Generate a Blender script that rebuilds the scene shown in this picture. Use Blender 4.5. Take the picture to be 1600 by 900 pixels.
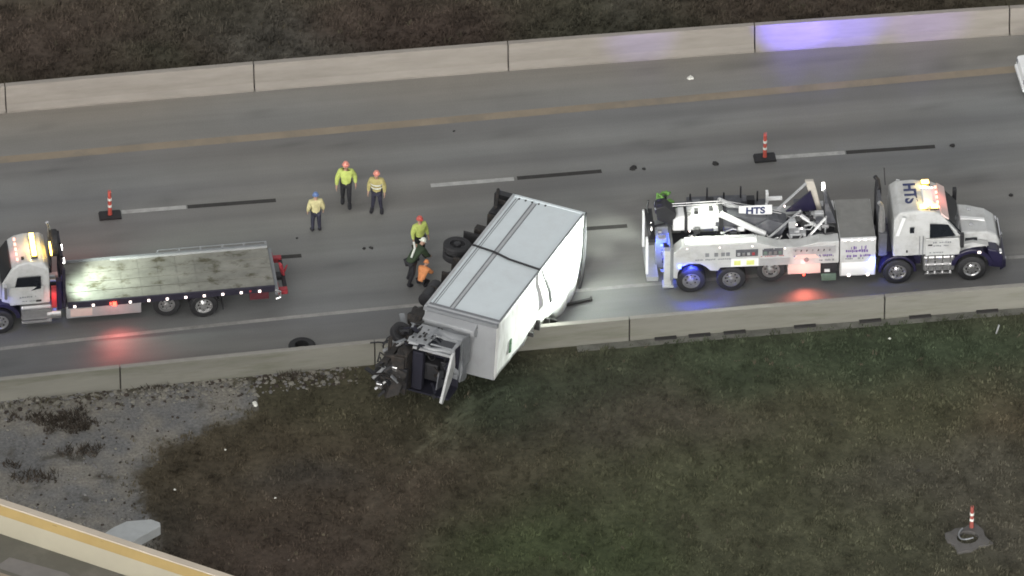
import bpy, bmesh, math, random
from math import radians as R, sin, cos, pi
from mathutils import Vector as V, Matrix, noise

random.seed(7)
scene = bpy.context.scene
for o in list(bpy.data.objects):
    bpy.data.objects.remove(o)
C = scene.collection

# ------------------------------------------------------------------ camera
AZ, PITCH, DIST, SCALE = R(7.9), R(38.0), 400.0, 42.5
FPX = SCALE * DIST
FWD = V((sin(AZ) * cos(PITCH), cos(AZ) * cos(PITCH), -sin(PITCH)))
RGT = V((cos(AZ), -sin(AZ), 0))
UPV = RGT.cross(FWD)
EYE = -FWD * DIST
cam_data = bpy.data.cameras.new('camera')
cam_data.sensor_width = 36
cam_data.lens = FPX / 1600 * 36
cam_data.clip_start = 10
cam_data.clip_end = 5000
cam = bpy.data.objects.new('camera', cam_data)
cam.location = EYE
cam.rotation_euler = FWD.to_track_quat('-Z', 'Y').to_euler()
C.objects.link(cam)
scene.camera = cam

# ------------------------------------------------------------------ sky, sun, exposure
SUN_EL, SUN_AZ = R(12), R(200)
world = bpy.data.worlds.new('World')
scene.world = world
world.use_nodes = True
wn = world.node_tree
bg = wn.nodes['Background']
sky = wn.nodes.new('ShaderNodeTexSky')
sky.sky_type = 'NISHITA'
sky.sun_disc = False
sky.sun_elevation = SUN_EL
sky.sun_rotation = SUN_AZ
sky.dust_density = 4.0
hsv = wn.nodes.new('ShaderNodeHueSaturation')
hsv.inputs['Saturation'].default_value = 0.10
wn.links.new(sky.outputs[0], hsv.inputs['Color'])
wn.links.new(hsv.outputs[0], bg.inputs['Color'])
bg.inputs['Strength'].default_value = 0.15
sd = bpy.data.lights.new('sun', 'SUN')
sd.energy = 0.5
sd.angle = R(40)
sd.color = (1.0, 0.96, 0.9)
sun = bpy.data.objects.new('sun', sd)
sun.rotation_euler = V((-sin(SUN_AZ) * cos(R(50)), -cos(SUN_AZ) * cos(R(50)), -sin(R(50)))).to_track_quat('-Z', 'Y').to_euler()
C.objects.link(sun)
scene.view_settings.view_transform = 'Standard'
scene.view_settings.look = 'None'
scene.view_settings.gamma = 1
scene.view_settings.exposure = 0.72
scene.render.engine = 'CYCLES'
scene.cycles.use_denoising = True
scene.cycles.max_bounces = 6
scene.cycles.filter_width = 1.75


def at(px, py, z=0.0):
    """world point at height z seen at this place of the 1600 x 900 frame (survey of the photograph)"""
    d = FWD * FPX + RGT * (px - 800) - UPV * (py - 450)
    return EYE + d * ((z - EYE.z) / d.z)


def proj(p):
    q = V(p) - EYE
    k = FPX / q.dot(FWD)
    return 800 + q.dot(RGT) * k, 450 - q.dot(UPV) * k


def quad(p0, p1, p2):
    (a, fa), (b, fb), (c, fc) = p0, p1, p2
    return lambda x: fa * (x - b) * (x - c) / ((a - b) * (a - c)) + fb * (x - a) * (x - c) / ((b - a) * (b - c)) + fc * (x - a) * (x - b) / ((c - a) * (c - b))


FAR_BASE = quad((0, 178), (795, 111), (1600, 54))
NEAR_TOP = quad((0, 592), (800, 513), (1600, 445))
YELLOW = quad((0, 250), (720, 186), (1300, 134))
EDGE = quad((0, 545), (800, 463), (1600, 401))
NEAR_H, FAR_H = 0.95, 1.12

# ------------------------------------------------------------------ materials
MATS = {}


def mat(name, col, rough=0.6, metal=0.0, var=0.12, scale=3.0, bump=0.0, bscale=40.0, coat=0.0, dirt=None, dirt_amt=0.0, dirt_scale=2.0, dirt_lo=0.48, dirt_hi=0.72, space='Object', stretch=None, emit=None, emit_s=0.0):
    m = bpy.data.materials.new(name)
    m.use_nodes = True
    nt = m.node_tree
    b = nt.nodes['Principled BSDF']
    b.inputs['Roughness'].default_value = rough
    b.inputs['Metallic'].default_value = metal
    b.inputs['Coat Weight'].default_value = coat
    tc = nt.nodes.new('ShaderNodeTexCoord')
    if space == 'World':
        src = nt.nodes.new('ShaderNodeNewGeometry').outputs['Position']
    else:
        src = tc.outputs[space]
    if stretch:
        mp = nt.nodes.new('ShaderNodeMapping')
        mp.inputs['Scale'].default_value = stretch
        nt.links.new(src, mp.inputs['Vector'])
        src = mp.outputs[0]
    n1 = nt.nodes.new('ShaderNodeTexNoise')
    n1.inputs['Scale'].default_value = scale
    n1.inputs['Detail'].default_value = 6
    n1.inputs['Roughness'].default_value = 0.65
    nt.links.new(src, n1.inputs['Vector'])
    rmp = nt.nodes.new('ShaderNodeMapRange')
    rmp.inputs['From Min'].default_value = 0.25
    rmp.inputs['From Max'].default_value = 0.75
    rmp.inputs['To Min'].default_value = 1 - var
    rmp.inputs['To Max'].default_value = 1 + var
    nt.links.new(n1.outputs['Fac'], rmp.inputs['Value'])
    mul = nt.nodes.new('ShaderNodeVectorMath')
    mul.operation = 'SCALE'
    mul.inputs[0].default_value = col
    nt.links.new(rmp.outputs[0], mul.inputs['Scale'])
    out = mul.outputs[0]
    if dirt:
        n2 = nt.nodes.new('ShaderNodeTexNoise')
        n2.inputs['Scale'].default_value = dirt_scale
        n2.inputs['Detail'].default_value = 8
        n2.inputs['Roughness'].default_value = 0.7
        nt.links.new(src, n2.inputs['Vector'])
        r2 = nt.nodes.new('ShaderNodeMapRange')
        r2.inputs['From Min'].default_value = dirt_lo
        r2.inputs['From Max'].default_value = dirt_hi
        r2.inputs['To Max'].default_value = dirt_amt
        nt.links.new(n2.outputs['Fac'], r2.inputs['Value'])
        mx = nt.nodes.new('ShaderNodeMix')
        mx.data_type = 'RGBA'
        nt.links.new(r2.outputs[0], mx.inputs['Factor'])
        nt.links.new(out, mx.inputs['A'])
        mx.inputs['B'].default_value = (*dirt, 1)
        out = mx.outputs['Result']
    nt.links.new(out, b.inputs['Base Color'])
    if bump:
        n3 = nt.nodes.new('ShaderNodeTexNoise')
        n3.inputs['Scale'].default_value = bscale
        n3.inputs['Detail'].default_value = 5
        nt.links.new(src, n3.inputs['Vector'])
        bp = nt.nodes.new('ShaderNodeBump')
        bp.inputs['Strength'].default_value = bump
        bp.inputs['Distance'].default_value = 0.02
        nt.links.new(n3.outputs['Fac'], bp.inputs['Height'])
        nt.links.new(bp.outputs[0], b.inputs['Normal'])
    if emit:
        b.inputs['Emission Color'].default_value = (*emit, 1)
        b.inputs['Emission Strength'].default_value = emit_s
    MATS[name] = m
    return m


white_paint = mat('white_paint', (0.47, 0.48, 0.475), 0.35, 0, 0.05, 2, coat=0.3, dirt=(0.2, 0.19, 0.17), dirt_amt=0.45, dirt_scale=2.2)
white_lit_paint = mat('white_lit_paint', (0.74, 0.75, 0.75), 0.4, 0, 0.04, 2, coat=0.2)  # lighter copy of the white paint, brightness of lit tops put into its colour
box_skin = mat('box_skin', (0.63, 0.69, 0.71), 0.45, 0, 0.04, 1.2, dirt=(0.42, 0.42, 0.42), dirt_amt=0.22, dirt_scale=1.1)
roof_skin = mat('roof_skin', (0.74, 0.75, 0.74), 0.5, 0, 0.05, 1.5, bump=0.3, bscale=3, dirt=(0.2, 0.2, 0.16), dirt_amt=0.5, dirt_scale=2.2, stretch=(1, 1, 0.25))
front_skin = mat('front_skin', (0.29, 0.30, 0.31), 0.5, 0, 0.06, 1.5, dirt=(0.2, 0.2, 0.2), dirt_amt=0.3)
trim_grey = mat('trim_grey', (0.20, 0.21, 0.22), 0.5, 0.2, 0.1, 4)
trim_light = mat('trim_light', (0.46, 0.47, 0.48), 0.4, 0.4, 0.1, 4)
black_metal = mat('black_metal', (0.025, 0.025, 0.028), 0.55, 0.2, 0.3, 5, bump=0.2)
dark_grime = mat('dark_grime', (0.022, 0.020, 0.019), 0.75, 0.1, 0.5, 6, bump=0.5, bscale=20, dirt=(0.07, 0.05, 0.036), dirt_amt=0.6, dirt_scale=5)
steel = mat('steel', (0.42, 0.42, 0.42), 0.35, 0.75, 0.15, 6)
chrome = mat('chrome', (0.72, 0.72, 0.72), 0.18, 0.9, 0.05, 6)
rubber = mat('rubber', (0.022, 0.022, 0.024), 0.8, 0, 0.25, 10, bump=0.3)
glass = mat('dark_glass', (0.012, 0.014, 0.018), 0.08, 0, 0.05, 2)
rail_dark = mat('rail_dark', (0.022, 0.020, 0.034), 0.5, 0.1, 0.2, 4)
navy = mat('navy_paint', (0.014, 0.012, 0.036), 0.35, 0, 0.1, 3, coat=0.3)
slate = mat('slate_deck', (0.085, 0.088, 0.10), 0.6, 0.1, 0.25, 4, bump=0.2, dirt=(0.2, 0.2, 0.2), dirt_amt=0.4)
deck_grey = mat('deck_grey', (0.20, 0.20, 0.19), 0.6, 0.1, 0.15, 2.5, bump=0.3, bscale=60)
bed_metal = mat('bed_metal', (0.215, 0.21, 0.185), 0.5, 0.25, 0.35, 1.1, bump=0.5, bscale=12, dirt=(0.060, 0.052, 0.026), dirt_amt=0.9, dirt_scale=1.7, dirt_lo=0.52, dirt_hi=0.64, stretch=(0.7, 1.1, 1))
red_paint = mat('red_paint', (0.30, 0.035, 0.045), 0.5, 0, 0.1, 4)
pink_lit_panel = mat('pink_lit_panel', (0.66, 0.50, 0.46), 0.45, 0, 0.06, 3)  # red lamp glow put into the panel colour
beige_paint = mat('beige_paint', (0.46, 0.43, 0.38), 0.5, 0, 0.08, 4)
green_strap = mat('green_strap', (0.11, 0.24, 0.055), 0.8, 0, 0.35, 8, bump=0.4)
dull_green = mat('dull_green', (0.13, 0.19, 0.15), 0.6, 0, 0.2, 4)
lime_panel = mat('lime_panel', (0.62, 0.66, 0.22), 0.5, 0, 0.1, 4)
letter_blue = mat('letter_blue', (0.02, 0.03, 0.10), 0.5, 0, 0.05, 4)
letter_purple = mat('letter_purple', (0.13, 0.07, 0.26), 0.5, 0, 0.05, 4)
skin_tone = mat('skin_tone', (0.42, 0.26, 0.19), 0.6, 0, 0.1, 12)
lime_cloth = mat('lime_cloth', (0.46, 0.54, 0.14), 0.8, 0, 0.2, 9, bump=0.5)
tan_cloth = mat('tan_cloth', (0.42, 0.37, 0.15), 0.85, 0, 0.25, 9, bump=0.5)
pale_cloth = mat('pale_cloth', (0.56, 0.51, 0.27), 0.85, 0, 0.2, 9, bump=0.5)
orange_cloth = mat('orange_cloth', (0.75, 0.30, 0.12), 0.8, 0, 0.2, 9, bump=0.5)
black_cloth = mat('black_cloth', (0.018, 0.018, 0.022), 0.85, 0, 0.3, 9, bump=0.5)
green_cloth = mat('green_cloth', (0.03, 0.05, 0.025), 0.85, 0, 0.3, 9, bump=0.5)
navy_cloth = mat('navy_cloth', (0.03, 0.03, 0.05), 0.85, 0, 0.3, 9, bump=0.5)
reflect = mat('reflective_tape', (0.78, 0.80, 0.74), 0.35, 0, 0.05, 9)
red_helm = mat('red_helmet', (0.50, 0.10, 0.08), 0.35, 0, 0.05, 5)
pink_helm = mat('coral_helmet', (0.68, 0.27, 0.21), 0.35, 0, 0.05, 5)
blue_helm = mat('blue_helmet', (0.12, 0.19, 0.38), 0.35, 0, 0.05, 5)
white_helm = mat('white_helmet', (0.72, 0.76, 0.66), 0.35, 0, 0.05, 5)
delin_dull = mat('delineator_dull', (0.30, 0.075, 0.06), 0.6, 0, 0.1, 5)
inlet_concrete = mat('inlet_concrete', (0.105, 0.100, 0.096), 0.9, 0, 0.3, 3, bump=0.4, dirt=(0.06, 0.055, 0.05), dirt_amt=0.8, dirt_scale=3)
delin_red = mat('delineator_red', (0.52, 0.10, 0.075), 0.5, 0, 0.08, 5)
concrete_far = mat('concrete_far', (0.272, 0.249, 0.219), 0.8, 0, 0.12, 1.6, bump=0.2, bscale=30, dirt=(0.19, 0.172, 0.15), dirt_amt=0.5, dirt_scale=1.1, space='World', stretch=(0.35, 1, 2.2))
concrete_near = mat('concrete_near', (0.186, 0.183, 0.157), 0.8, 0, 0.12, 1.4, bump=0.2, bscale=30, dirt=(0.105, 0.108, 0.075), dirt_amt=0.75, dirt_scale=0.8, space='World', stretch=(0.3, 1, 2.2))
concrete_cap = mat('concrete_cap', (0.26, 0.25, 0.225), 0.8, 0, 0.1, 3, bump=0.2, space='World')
concrete_strip = mat('concrete_strip', (0.125, 0.125, 0.11), 0.85, 0, 0.35, 2.2, bump=0.3, dirt=(0.05, 0.05, 0.04), dirt_amt=0.7, dirt_scale=1.5, space='World')
slab_concrete = mat('slab_concrete', (0.46, 0.48, 0.48), 0.8, 0, 0.1, 3, bump=0.2)
parapet_cream = mat('parapet_cream', (0.29, 0.268, 0.20), 0.75, 0, 0.08, 0.5, bump=0.1, space='World', dirt=(0.26, 0.235, 0.19), dirt_amt=0.4, dirt_scale=0.8)
parapet_yellow = mat('parapet_yellow', (0.285, 0.205, 0.078), 0.7, 0, 0.14, 0.5, space='World', dirt=(0.2, 0.12, 0.03), dirt_amt=0.5, dirt_scale=0.35)
parapet_cap = mat('parapet_cap', (0.46, 0.40, 0.32), 0.75, 0, 0.12, 0.6, space='World')
deck_road = mat('deck_asphalt', (0.115, 0.110, 0.090), 0.85, 0, 0.18, 0.5, bump=0.2, space='World', dirt=(0.2, 0.18, 0.16), dirt_amt=0.6, dirt_scale=0.25)
gravel_mat = mat('gravel_mix', (0.175, 0.173, 0.170), 0.95, 0, 0.4, 3.0, bump=0.8, bscale=14, dirt=(0.070, 0.062, 0.052), dirt_amt=0.95, dirt_scale=0.55, space='World')
rubble_mat = mat('rubble_concrete', (0.21, 0.20, 0.17), 0.9, 0, 0.25, 3.0, bump=0.4, space='World')
stone_mat = mat('stone_grey', (0.155, 0.152, 0.145), 0.9, 0, 0.35, 1.7, space='World')
weed_dark = mat('weed_dark', (0.045, 0.035, 0.028), 0.9, 0, 0.5, 3, space='World')
scrap_white = mat('scrap_white', (0.72, 0.72, 0.66), 0.6, 0, 0.1, 5)
scrap_dark = mat('scrap_dark', (0.025, 0.024, 0.024), 0.8, 0, 0.3, 8)
line_white = mat('line_white', (0.40, 0.40, 0.385), 0.7, 0, 0.22, 2.5, space='World', dirt=(0.2, 0.2, 0.19), dirt_amt=0.75, dirt_scale=2.2)
line_edge = mat('line_edge', (0.30, 0.295, 0.28), 0.7, 0, 0.2, 2.5, space='World', dirt=(0.16, 0.16, 0.15), dirt_amt=0.8, dirt_scale=1.0)
line_yellow = mat('line_yellow', (0.248, 0.206, 0.152), 0.75, 0, 0.14, 0.8, space='World', dirt=(0.17, 0.155, 0.13), dirt_amt=0.9, dirt_scale=0.45)
line_black = mat('line_black', (0.035, 0.033, 0.031), 0.8, 0, 0.3, 4, space='World')


def emitter(name, col, s):
    return mat(name, col, 0.4, 0, 0.02, 3, emit=col, emit_s=s)


lamp_amber = emitter('lamp_amber', (1.0, 0.62, 0.12), 6)
lamp_red = emitter('lamp_red', (1.0, 0.05, 0.03), 5)
lamp_blue = emitter('lamp_blue', (0.10, 0.16, 1.0), 5)
lamp_white = emitter('lamp_white', (1.0, 0.98, 0.92), 6)
lamp_glint = emitter('lamp_glint', (1.0, 0.86, 0.80), 2.0)  # for marker lamps, and for glints added on the deck and latches
lamp_pink = emitter('lamp_pink', (1.0, 0.40, 0.30), 1.6)


def road_material():
    m = bpy.data.materials.new('worn_pavement')
    m.use_nodes = True
    nt = m.node_tree
    N, L = nt.nodes, nt.links
    b = N['Principled BSDF']
    b.inputs['Roughness'].default_value = 0.62
    pos = N.new('ShaderNodeNewGeometry').outputs['Position']
    vc = N.new('ShaderNodeVertexColor')
    vc.layer_name = 'tone'

    def noi(sc, stretch, det=6):
        mp = N.new('ShaderNodeMapping')
        mp.inputs['Scale'].default_value = stretch
        L.new(pos, mp.inputs['Vector'])
        n = N.new('ShaderNodeTexNoise')
        n.inputs['Scale'].default_value = sc
        n.inputs['Detail'].default_value = det
        n.inputs['Roughness'].default_value = 0.6
        L.new(mp.outputs[0], n.inputs['Vector'])
        return n.outputs['Fac']

    def rng(f, a, c, lo=0.3, hi=0.7):
        r = N.new('ShaderNodeMapRange')
        r.inputs['From Min'].default_value = lo
        r.inputs['From Max'].default_value = hi
        r.inputs['To Min'].default_value = a
        r.inputs['To Max'].default_value = c
        L.new(f, r.inputs['Value'])
        return r.outputs[0]

    def mul(a, c):
        k = N.new('ShaderNodeMath')
        k.operation = 'MULTIPLY'
        L.new(a, k.inputs[0])
        L.new(c, k.inputs[1])
        return k.outputs[0]
    s = mul(rng(noi(1.0, (0.05, 0.9, 1), 4), 0.91, 1.09), rng(noi(1.0, (0.018, 2.6, 1)), 0.96, 1.04))
    s = mul(s, rng(noi(0.35, (1, 1, 1)), 0.93, 1.07))
    s = mul(s, rng(noi(22, (1, 1, 1), 3), 0.90, 1.10))
    sc = N.new('ShaderNodeVectorMath')
    sc.operation = 'SCALE'
    L.new(vc.outputs['Color'], sc.inputs[0])
    L.new(s, sc.inputs['Scale'])
    L.new(sc.outputs[0], b.inputs['Base Color'])
    L.new(rng(noi(1.2, (0.1, 1, 1)), 0.5, 0.75), b.inputs['Roughness'])
    bp = N.new('ShaderNodeBump')
    bp.inputs['Strength'].default_value = 0.25
    bp.inputs['Distance'].default_value = 0.01
    L.new(noi(60, (1, 1, 1), 3), bp.inputs['Height'])
    L.new(bp.outputs[0], b.inputs['Normal'])
    return m


def tint_material(name, rough, nscale, amount, bump):
    """albedo from the mesh's own colour layer, broken up by fine noise"""
    m = bpy.data.materials.new(name)
    m.use_nodes = True
    nt = m.node_tree
    N, L = nt.nodes, nt.links
    b = N['Principled BSDF']
    b.inputs['Roughness'].default_value = rough
    b.inputs['Specular IOR Level'].default_value = 0.15
    pos = N.new('ShaderNodeNewGeometry').outputs['Position']
    vc = N.new('ShaderNodeVertexColor')
    vc.layer_name = 'tone'
    n = N.new('ShaderNodeTexNoise')
    n.inputs['Scale'].default_value = nscale
    n.inputs['Detail'].default_value = 8
    n.inputs['Roughness'].default_value = 0.7
    L.new(pos, n.inputs['Vector'])
    r = N.new('ShaderNodeMapRange')
    r.inputs['From Min'].default_value = 0.3
    r.inputs['From Max'].default_value = 0.7
    r.inputs['To Min'].default_value = 1 - amount
    r.inputs['To Max'].default_value = 1 + amount
    L.new(n.outputs['Fac'], r.inputs['Value'])
    sc = N.new('ShaderNodeVectorMath')
    sc.operation = 'SCALE'
    L.new(vc.outputs['Color'], sc.inputs[0])
    L.new(r.outputs[0], sc.inputs['Scale'])
    L.new(sc.outputs[0], b.inputs['Base Color'])
    if bump:
        bp = N.new('ShaderNodeBump')
        bp.inputs['Strength'].default_value = bump
        bp.inputs['Distance'].default_value = 0.05
        L.new(n.outputs['Fac'], bp.inputs['Height'])
        L.new(bp.outputs[0], b.inputs['Normal'])
    return m


road_mat = road_material()
soil_mat = tint_material('verge_soil', 0.95, 4.5, 0.40, 0.7)
blade_mat = tint_material('grass_blades', 0.85, 3.0, 0.25, 0.0)

# ------------------------------------------------------------------ mesh helpers


class MB:
    def __init__(self):
        self.v, self.f, self.m, self.mats = [], [], [], []

    def _mi(self, m):
        if m is None:
            return 0
        if m not in self.mats:
            self.mats.append(m)
        return self.mats.index(m)

    def add(self, verts, faces, m=None):
        k, mi = len(self.v), self._mi(m)
        self.v += [tuple(p) for p in verts]
        for f in faces:
            self.f.append([i + k for i in f])
            self.m.append(mi)
        return self

    def box(self, x0, x1, y0, y1, z0, z1, m=None):
        p = [(x, y, z) for z in (z0, z1) for y in (y0, y1) for x in (x0, x1)]
        return self.add(p, [(0, 2, 3, 1), (4, 5, 7, 6), (0, 1, 5, 4), (2, 6, 7, 3), (0, 4, 6, 2), (1, 3, 7, 5)], m)

    def bar(self, a, b, w, h=None, m=None, up=(0, 0, 1)):
        """rectangular bar from a to b"""
        a, b = V(a), V(b)
        h = h or w
        d = (b - a).normalized()
        s = d.cross(V(up))
        if s.length < 1e-4:
            s = d.cross(V((1, 0, 0)))
        s.normalize()
        t = s.cross(d)
        s, t = s * w / 2, t * h / 2
        p = [a - s - t, a + s - t, a + s + t, a - s + t, b - s - t, b + s - t, b + s + t, b - s + t]
        return self.add(p, [(3, 2, 1, 0), (4, 5, 6, 7), (0, 1, 5, 4), (1, 2, 6, 5), (2, 3, 7, 6), (3, 0, 4, 7)], m)

    def tube(self, pts, r, n=10, m=None, cap=True):
        pts = [V(p) for p in pts]
        rr = r if isinstance(r, (list, tuple)) else [r] * len(pts)
        rings = []
        ref = None
        for i, p in enumerate(pts):
            d = (pts[min(i + 1, len(pts) - 1)] - pts[max(i - 1, 0)]).normalized()
            if ref is None:
                ref = V((0, 0, 1)) if abs(d.z) < 0.9 else V((1, 0, 0))
            s = d.cross(ref).normalized()
            t = s.cross(d).normalized()
            ref = t
            rings.append([p + (s * cos(2 * pi * k / n) + t * sin(2 * pi * k / n)) * rr[i] for k in range(n)])
        vs = [q for ring in rings for q in ring]
        fs = []
        for i in range(len(pts) - 1):
            for k in range(n):
                a, b = i * n + k, i * n + (k + 1) % n
                fs.append((a, b, b + n, a + n))
        if cap:
            fs.append(tuple(range(n - 1, -1, -1)))
            fs.append(tuple((len(pts) - 1) * n + k for k in range(n)))
        return self.add(vs, fs, m)

    def lathe(self, prof, n=20, axis='z', c=(0, 0, 0), m=None, closed=False):
        vs, fs = [], []
        for k in range(n):
            a = 2 * pi * k / n
            for r, h in prof:
                q = (r * cos(a), r * sin(a), h)
                if axis == 'y':
                    q = (q[0], q[2], q[1])
                elif axis == 'x':
                    q = (q[2], q[0], q[1])
                vs.append((q[0] + c[0], q[1] + c[1], q[2] + c[2]))
        P = len(prof)
        for k in range(n):
            k2 = (k + 1) % n
            for i in range(P if closed else P - 1):
                j = (i + 1) % P
                fs.append((k * P + i, k2 * P + i, k2 * P + j, k * P + j))
        return self.add(vs, fs, m)

    def prism(self, poly, y0, y1, m=None):
        """polygon in (x, z) swept along y"""
        n = len(poly)
        vs = [(x, y0, z) for x, z in poly] + [(x, y1, z) for x, z in poly]
        fs = [tuple(range(n)), tuple(range(2 * n - 1, n - 1, -1))]
        for i in range(n):
            j = (i + 1) % n
            fs.append((i, i + n, j + n, j))
        return self.add(vs, fs, m)

    def shell(self, poly, m=None):
        """closed profile of (x, z, half width) points, mirrored about y = 0"""
        n = len(poly)
        vs = [(x, -w, z) for x, z, w in poly] + [(x, w, z) for x, z, w in poly]
        fs = [tuple(range(n)), tuple(range(2 * n - 1, n - 1, -1))]
        for i in range(n):
            j = (i + 1) % n
            fs.append((i, i + n, j + n, j))
        return self.add(vs, fs, m)

    def arc(self, cx, cz, r0, r1, a0, a1, y0, y1, n=12, m=None):
        poly = [(cx + r1 * cos(R(a0 + (a1 - a0) * k / n)), cz + r1 * sin(R(a0 + (a1 - a0) * k / n))) for k in range(n + 1)]
        poly += [(cx + r0 * cos(R(a1 + (a0 - a1) * k / n)), cz + r0 * sin(R(a1 + (a0 - a1) * k / n))) for k in range(n + 1)]
        # quads, so that the concave ring has no bad n-gon
        q = n + 1
        for k in range(n):
            a, b, c, d = poly[k], poly[k + 1], poly[2 * q - 2 - k], poly[2 * q - 1 - k]
            self.prism([a, b, c, d], y0, y1, m)
        return self

    def mesh(self, name, m=None, smooth=False):
        me = bpy.data.meshes.new(name)
        me.from_pydata(self.v, [], self.f)
        for mm in (self.mats or [m]):
            me.materials.append(mm)
        me.polygons.foreach_set('material_index', self.m)
        bm = bmesh.new()
        bm.from_mesh(me)
        bmesh.ops.remove_doubles(bm, verts=bm.verts, dist=1e-5)
        bmesh.ops.recalc_face_normals(bm, faces=bm.faces)
        bm.to_mesh(me)
        bm.free()
        if smooth:
            me.shade_smooth()
            me.set_sharp_from_angle(angle=R(40))
        me.update()
        return me


def link(name, me, parent=None, loc=(0, 0, 0), rot=(0, 0, 0), bevel=0.0):
    o = bpy.data.objects.new(name, me)
    C.objects.link(o)
    o.parent = parent
    o.location = loc
    o.rotation_euler = rot
    if bevel:
        b = o.modifiers.new('bevel', 'BEVEL')
        b.width = bevel
        b.segments = 2
        b.limit_method = 'ANGLE'
        b.angle_limit = R(35)
    return o


def part(name, mb, m, parent, loc=(0, 0, 0), rot=(0, 0, 0), bevel=0.0, smooth=False, label=None):
    o = link(name, mb.mesh(name, m, smooth), parent, loc, rot, bevel)
    if label:
        o['label'] = label
    return o


def tag(o, label, cat, group=None):
    o['label'] = label
    o['category'] = cat
    if group:
        o['group'] = group
    return o


def thing(name, label, cat, loc=(0, 0, 0), rz=0.0, group=None):
    o = bpy.data.objects.new(name, None)
    o.empty_display_size = 0.3
    C.objects.link(o)
    o.location = loc
    o.rotation_euler = (0, 0, rz)
    return tag(o, label, cat, group)


def crumple(o, amp, cuts=3, freq=2.3):
    b = bmesh.new()
    b.from_mesh(o.data)
    bmesh.ops.subdivide_edges(b, edges=b.edges, cuts=cuts, use_grid_fill=True)
    for v in b.verts:
        p = v.co * freq
        v.co += V((noise.noise(p + V((1, 0, 0))), noise.noise(p + V((0, 7, 0))), noise.noise(p + V((0, 0, 13))))) * amp
        p = v.co * freq * 3
        v.co += V((noise.noise(p), noise.noise(p + V((0, 7, 0))), noise.noise(p + V((0, 0, 13))))) * amp * 0.4
    b.to_mesh(o.data)
    b.free()
    return o


def structure(name, mb, m):
    o = part(name, mb, m, None)
    o['kind'] = 'structure'
    return o


def lamp(parent, loc, target, col, watts, angle=60, blend=0.8, r=0.06):
    l = bpy.data.lights.new('lamp_beam', 'SPOT')
    l.energy = watts * 0.62
    l.color = col
    l.spot_size = R(angle)
    l.spot_blend = blend
    l.shadow_soft_size = r
    o = bpy.data.objects.new('lamp_beam', l)
    C.objects.link(o)
    o.parent = parent
    o.location = loc
    o.rotation_euler = (V(target) - V(loc)).to_track_quat('-Z', 'Y').to_euler()
    return o


def text_mesh(body, size, m, ext=0.006):
    cu = bpy.data.curves.new('lettering', 'FONT')
    cu.body = body
    cu.size = size
    cu.extrude = ext
    cu.align_x = 'CENTER'
    cu.align_y = 'CENTER'
    cu.offset = size * 0.035
    o = bpy.data.objects.new('lettering', cu)
    C.objects.link(o)
    bpy.context.view_layer.update()
    me = bpy.data.meshes.new_from_object(o.evaluated_get(bpy.context.evaluated_depsgraph_get()))
    bpy.data.objects.remove(o)
    bpy.data.curves.remove(cu)
    me.materials.clear()
    me.materials.append(m)
    me.name = 'lettering'
    return me


# ------------------------------------------------------------------ the ground and the road
def ribbon(fn, x0, x1, w, z, step=60, z_at=0.0, off=0.0):
    """flat strip of width w following a surveyed line"""
    xs = []
    x = x0
    while x < x1:
        xs.append(x)
        x += step
    xs.append(x1)
    pts = [at(x, fn(x), z_at) for x in xs]
    vs, fs = [], []
    for i, p in enumerate(pts):
        d = (pts[min(i + 1, len(pts) - 1)] - pts[max(i - 1, 0)]).normalized()
        s = V((-d.y, d.x, 0))
        for k in (-0.5, 0.5):
            q = p + s * (off + k * w)
            vs.append((q.x, q.y, z))
        if i:
            fs.append((2 * i - 2, 2 * i, 2 * i + 1, 2 * i - 1))
    return MB().add(vs, fs)


g = MB()
g.box(-900, 900, -900, 900, -3.0, -1.2)
ground_mat = mat('far_ground', (0.05, 0.045, 0.033), 0.95, 0, 0.4, 0.3, space='World')
structure('ground', g, ground_mat)

NX = [-1500 + 50 * k for k in range(93)]       # frame columns from well left to well right


def barrier_line(fn, z):
    return [at(x, fn(x), z) for x in NX]


near_line = [V((p.x, p.y, 0)) for p in barrier_line(NEAR_TOP, NEAR_H)]
far_line = [V((p.x, p.y + 0.30, 0)) for p in barrier_line(FAR_BASE, 0)]


def y_on(line, x):
    for a, b in zip(line, line[1:]):
        if a.x <= x <= b.x:
            return a.y + (b.y - a.y) * (x - a.x) / (b.x - a.x)
    return line[0].y if x < line[0].x else line[-1].y


def ground_line(fn):
    return [at(x, fn(x)) for x in NX]


yel_line, edge_line = ground_line(YELLOW), ground_line(EDGE)


def lerp3(a, b, t):
    return tuple(a[i] + (b[i] - a[i]) * t for i in range(3))


def smooth(e0, e1, x):
    t = min(1, max(0, (x - e0) / (e1 - e0)))
    return t * t * (3 - 2 * t)


def colour_layer(me, cols):
    a = me.color_attributes.new('tone', 'FLOAT_COLOR', 'POINT')
    flat = []
    for c in cols:
        flat += [c[0], c[1], c[2], 1.0]
    a.data.foreach_set('color', flat)


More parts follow.
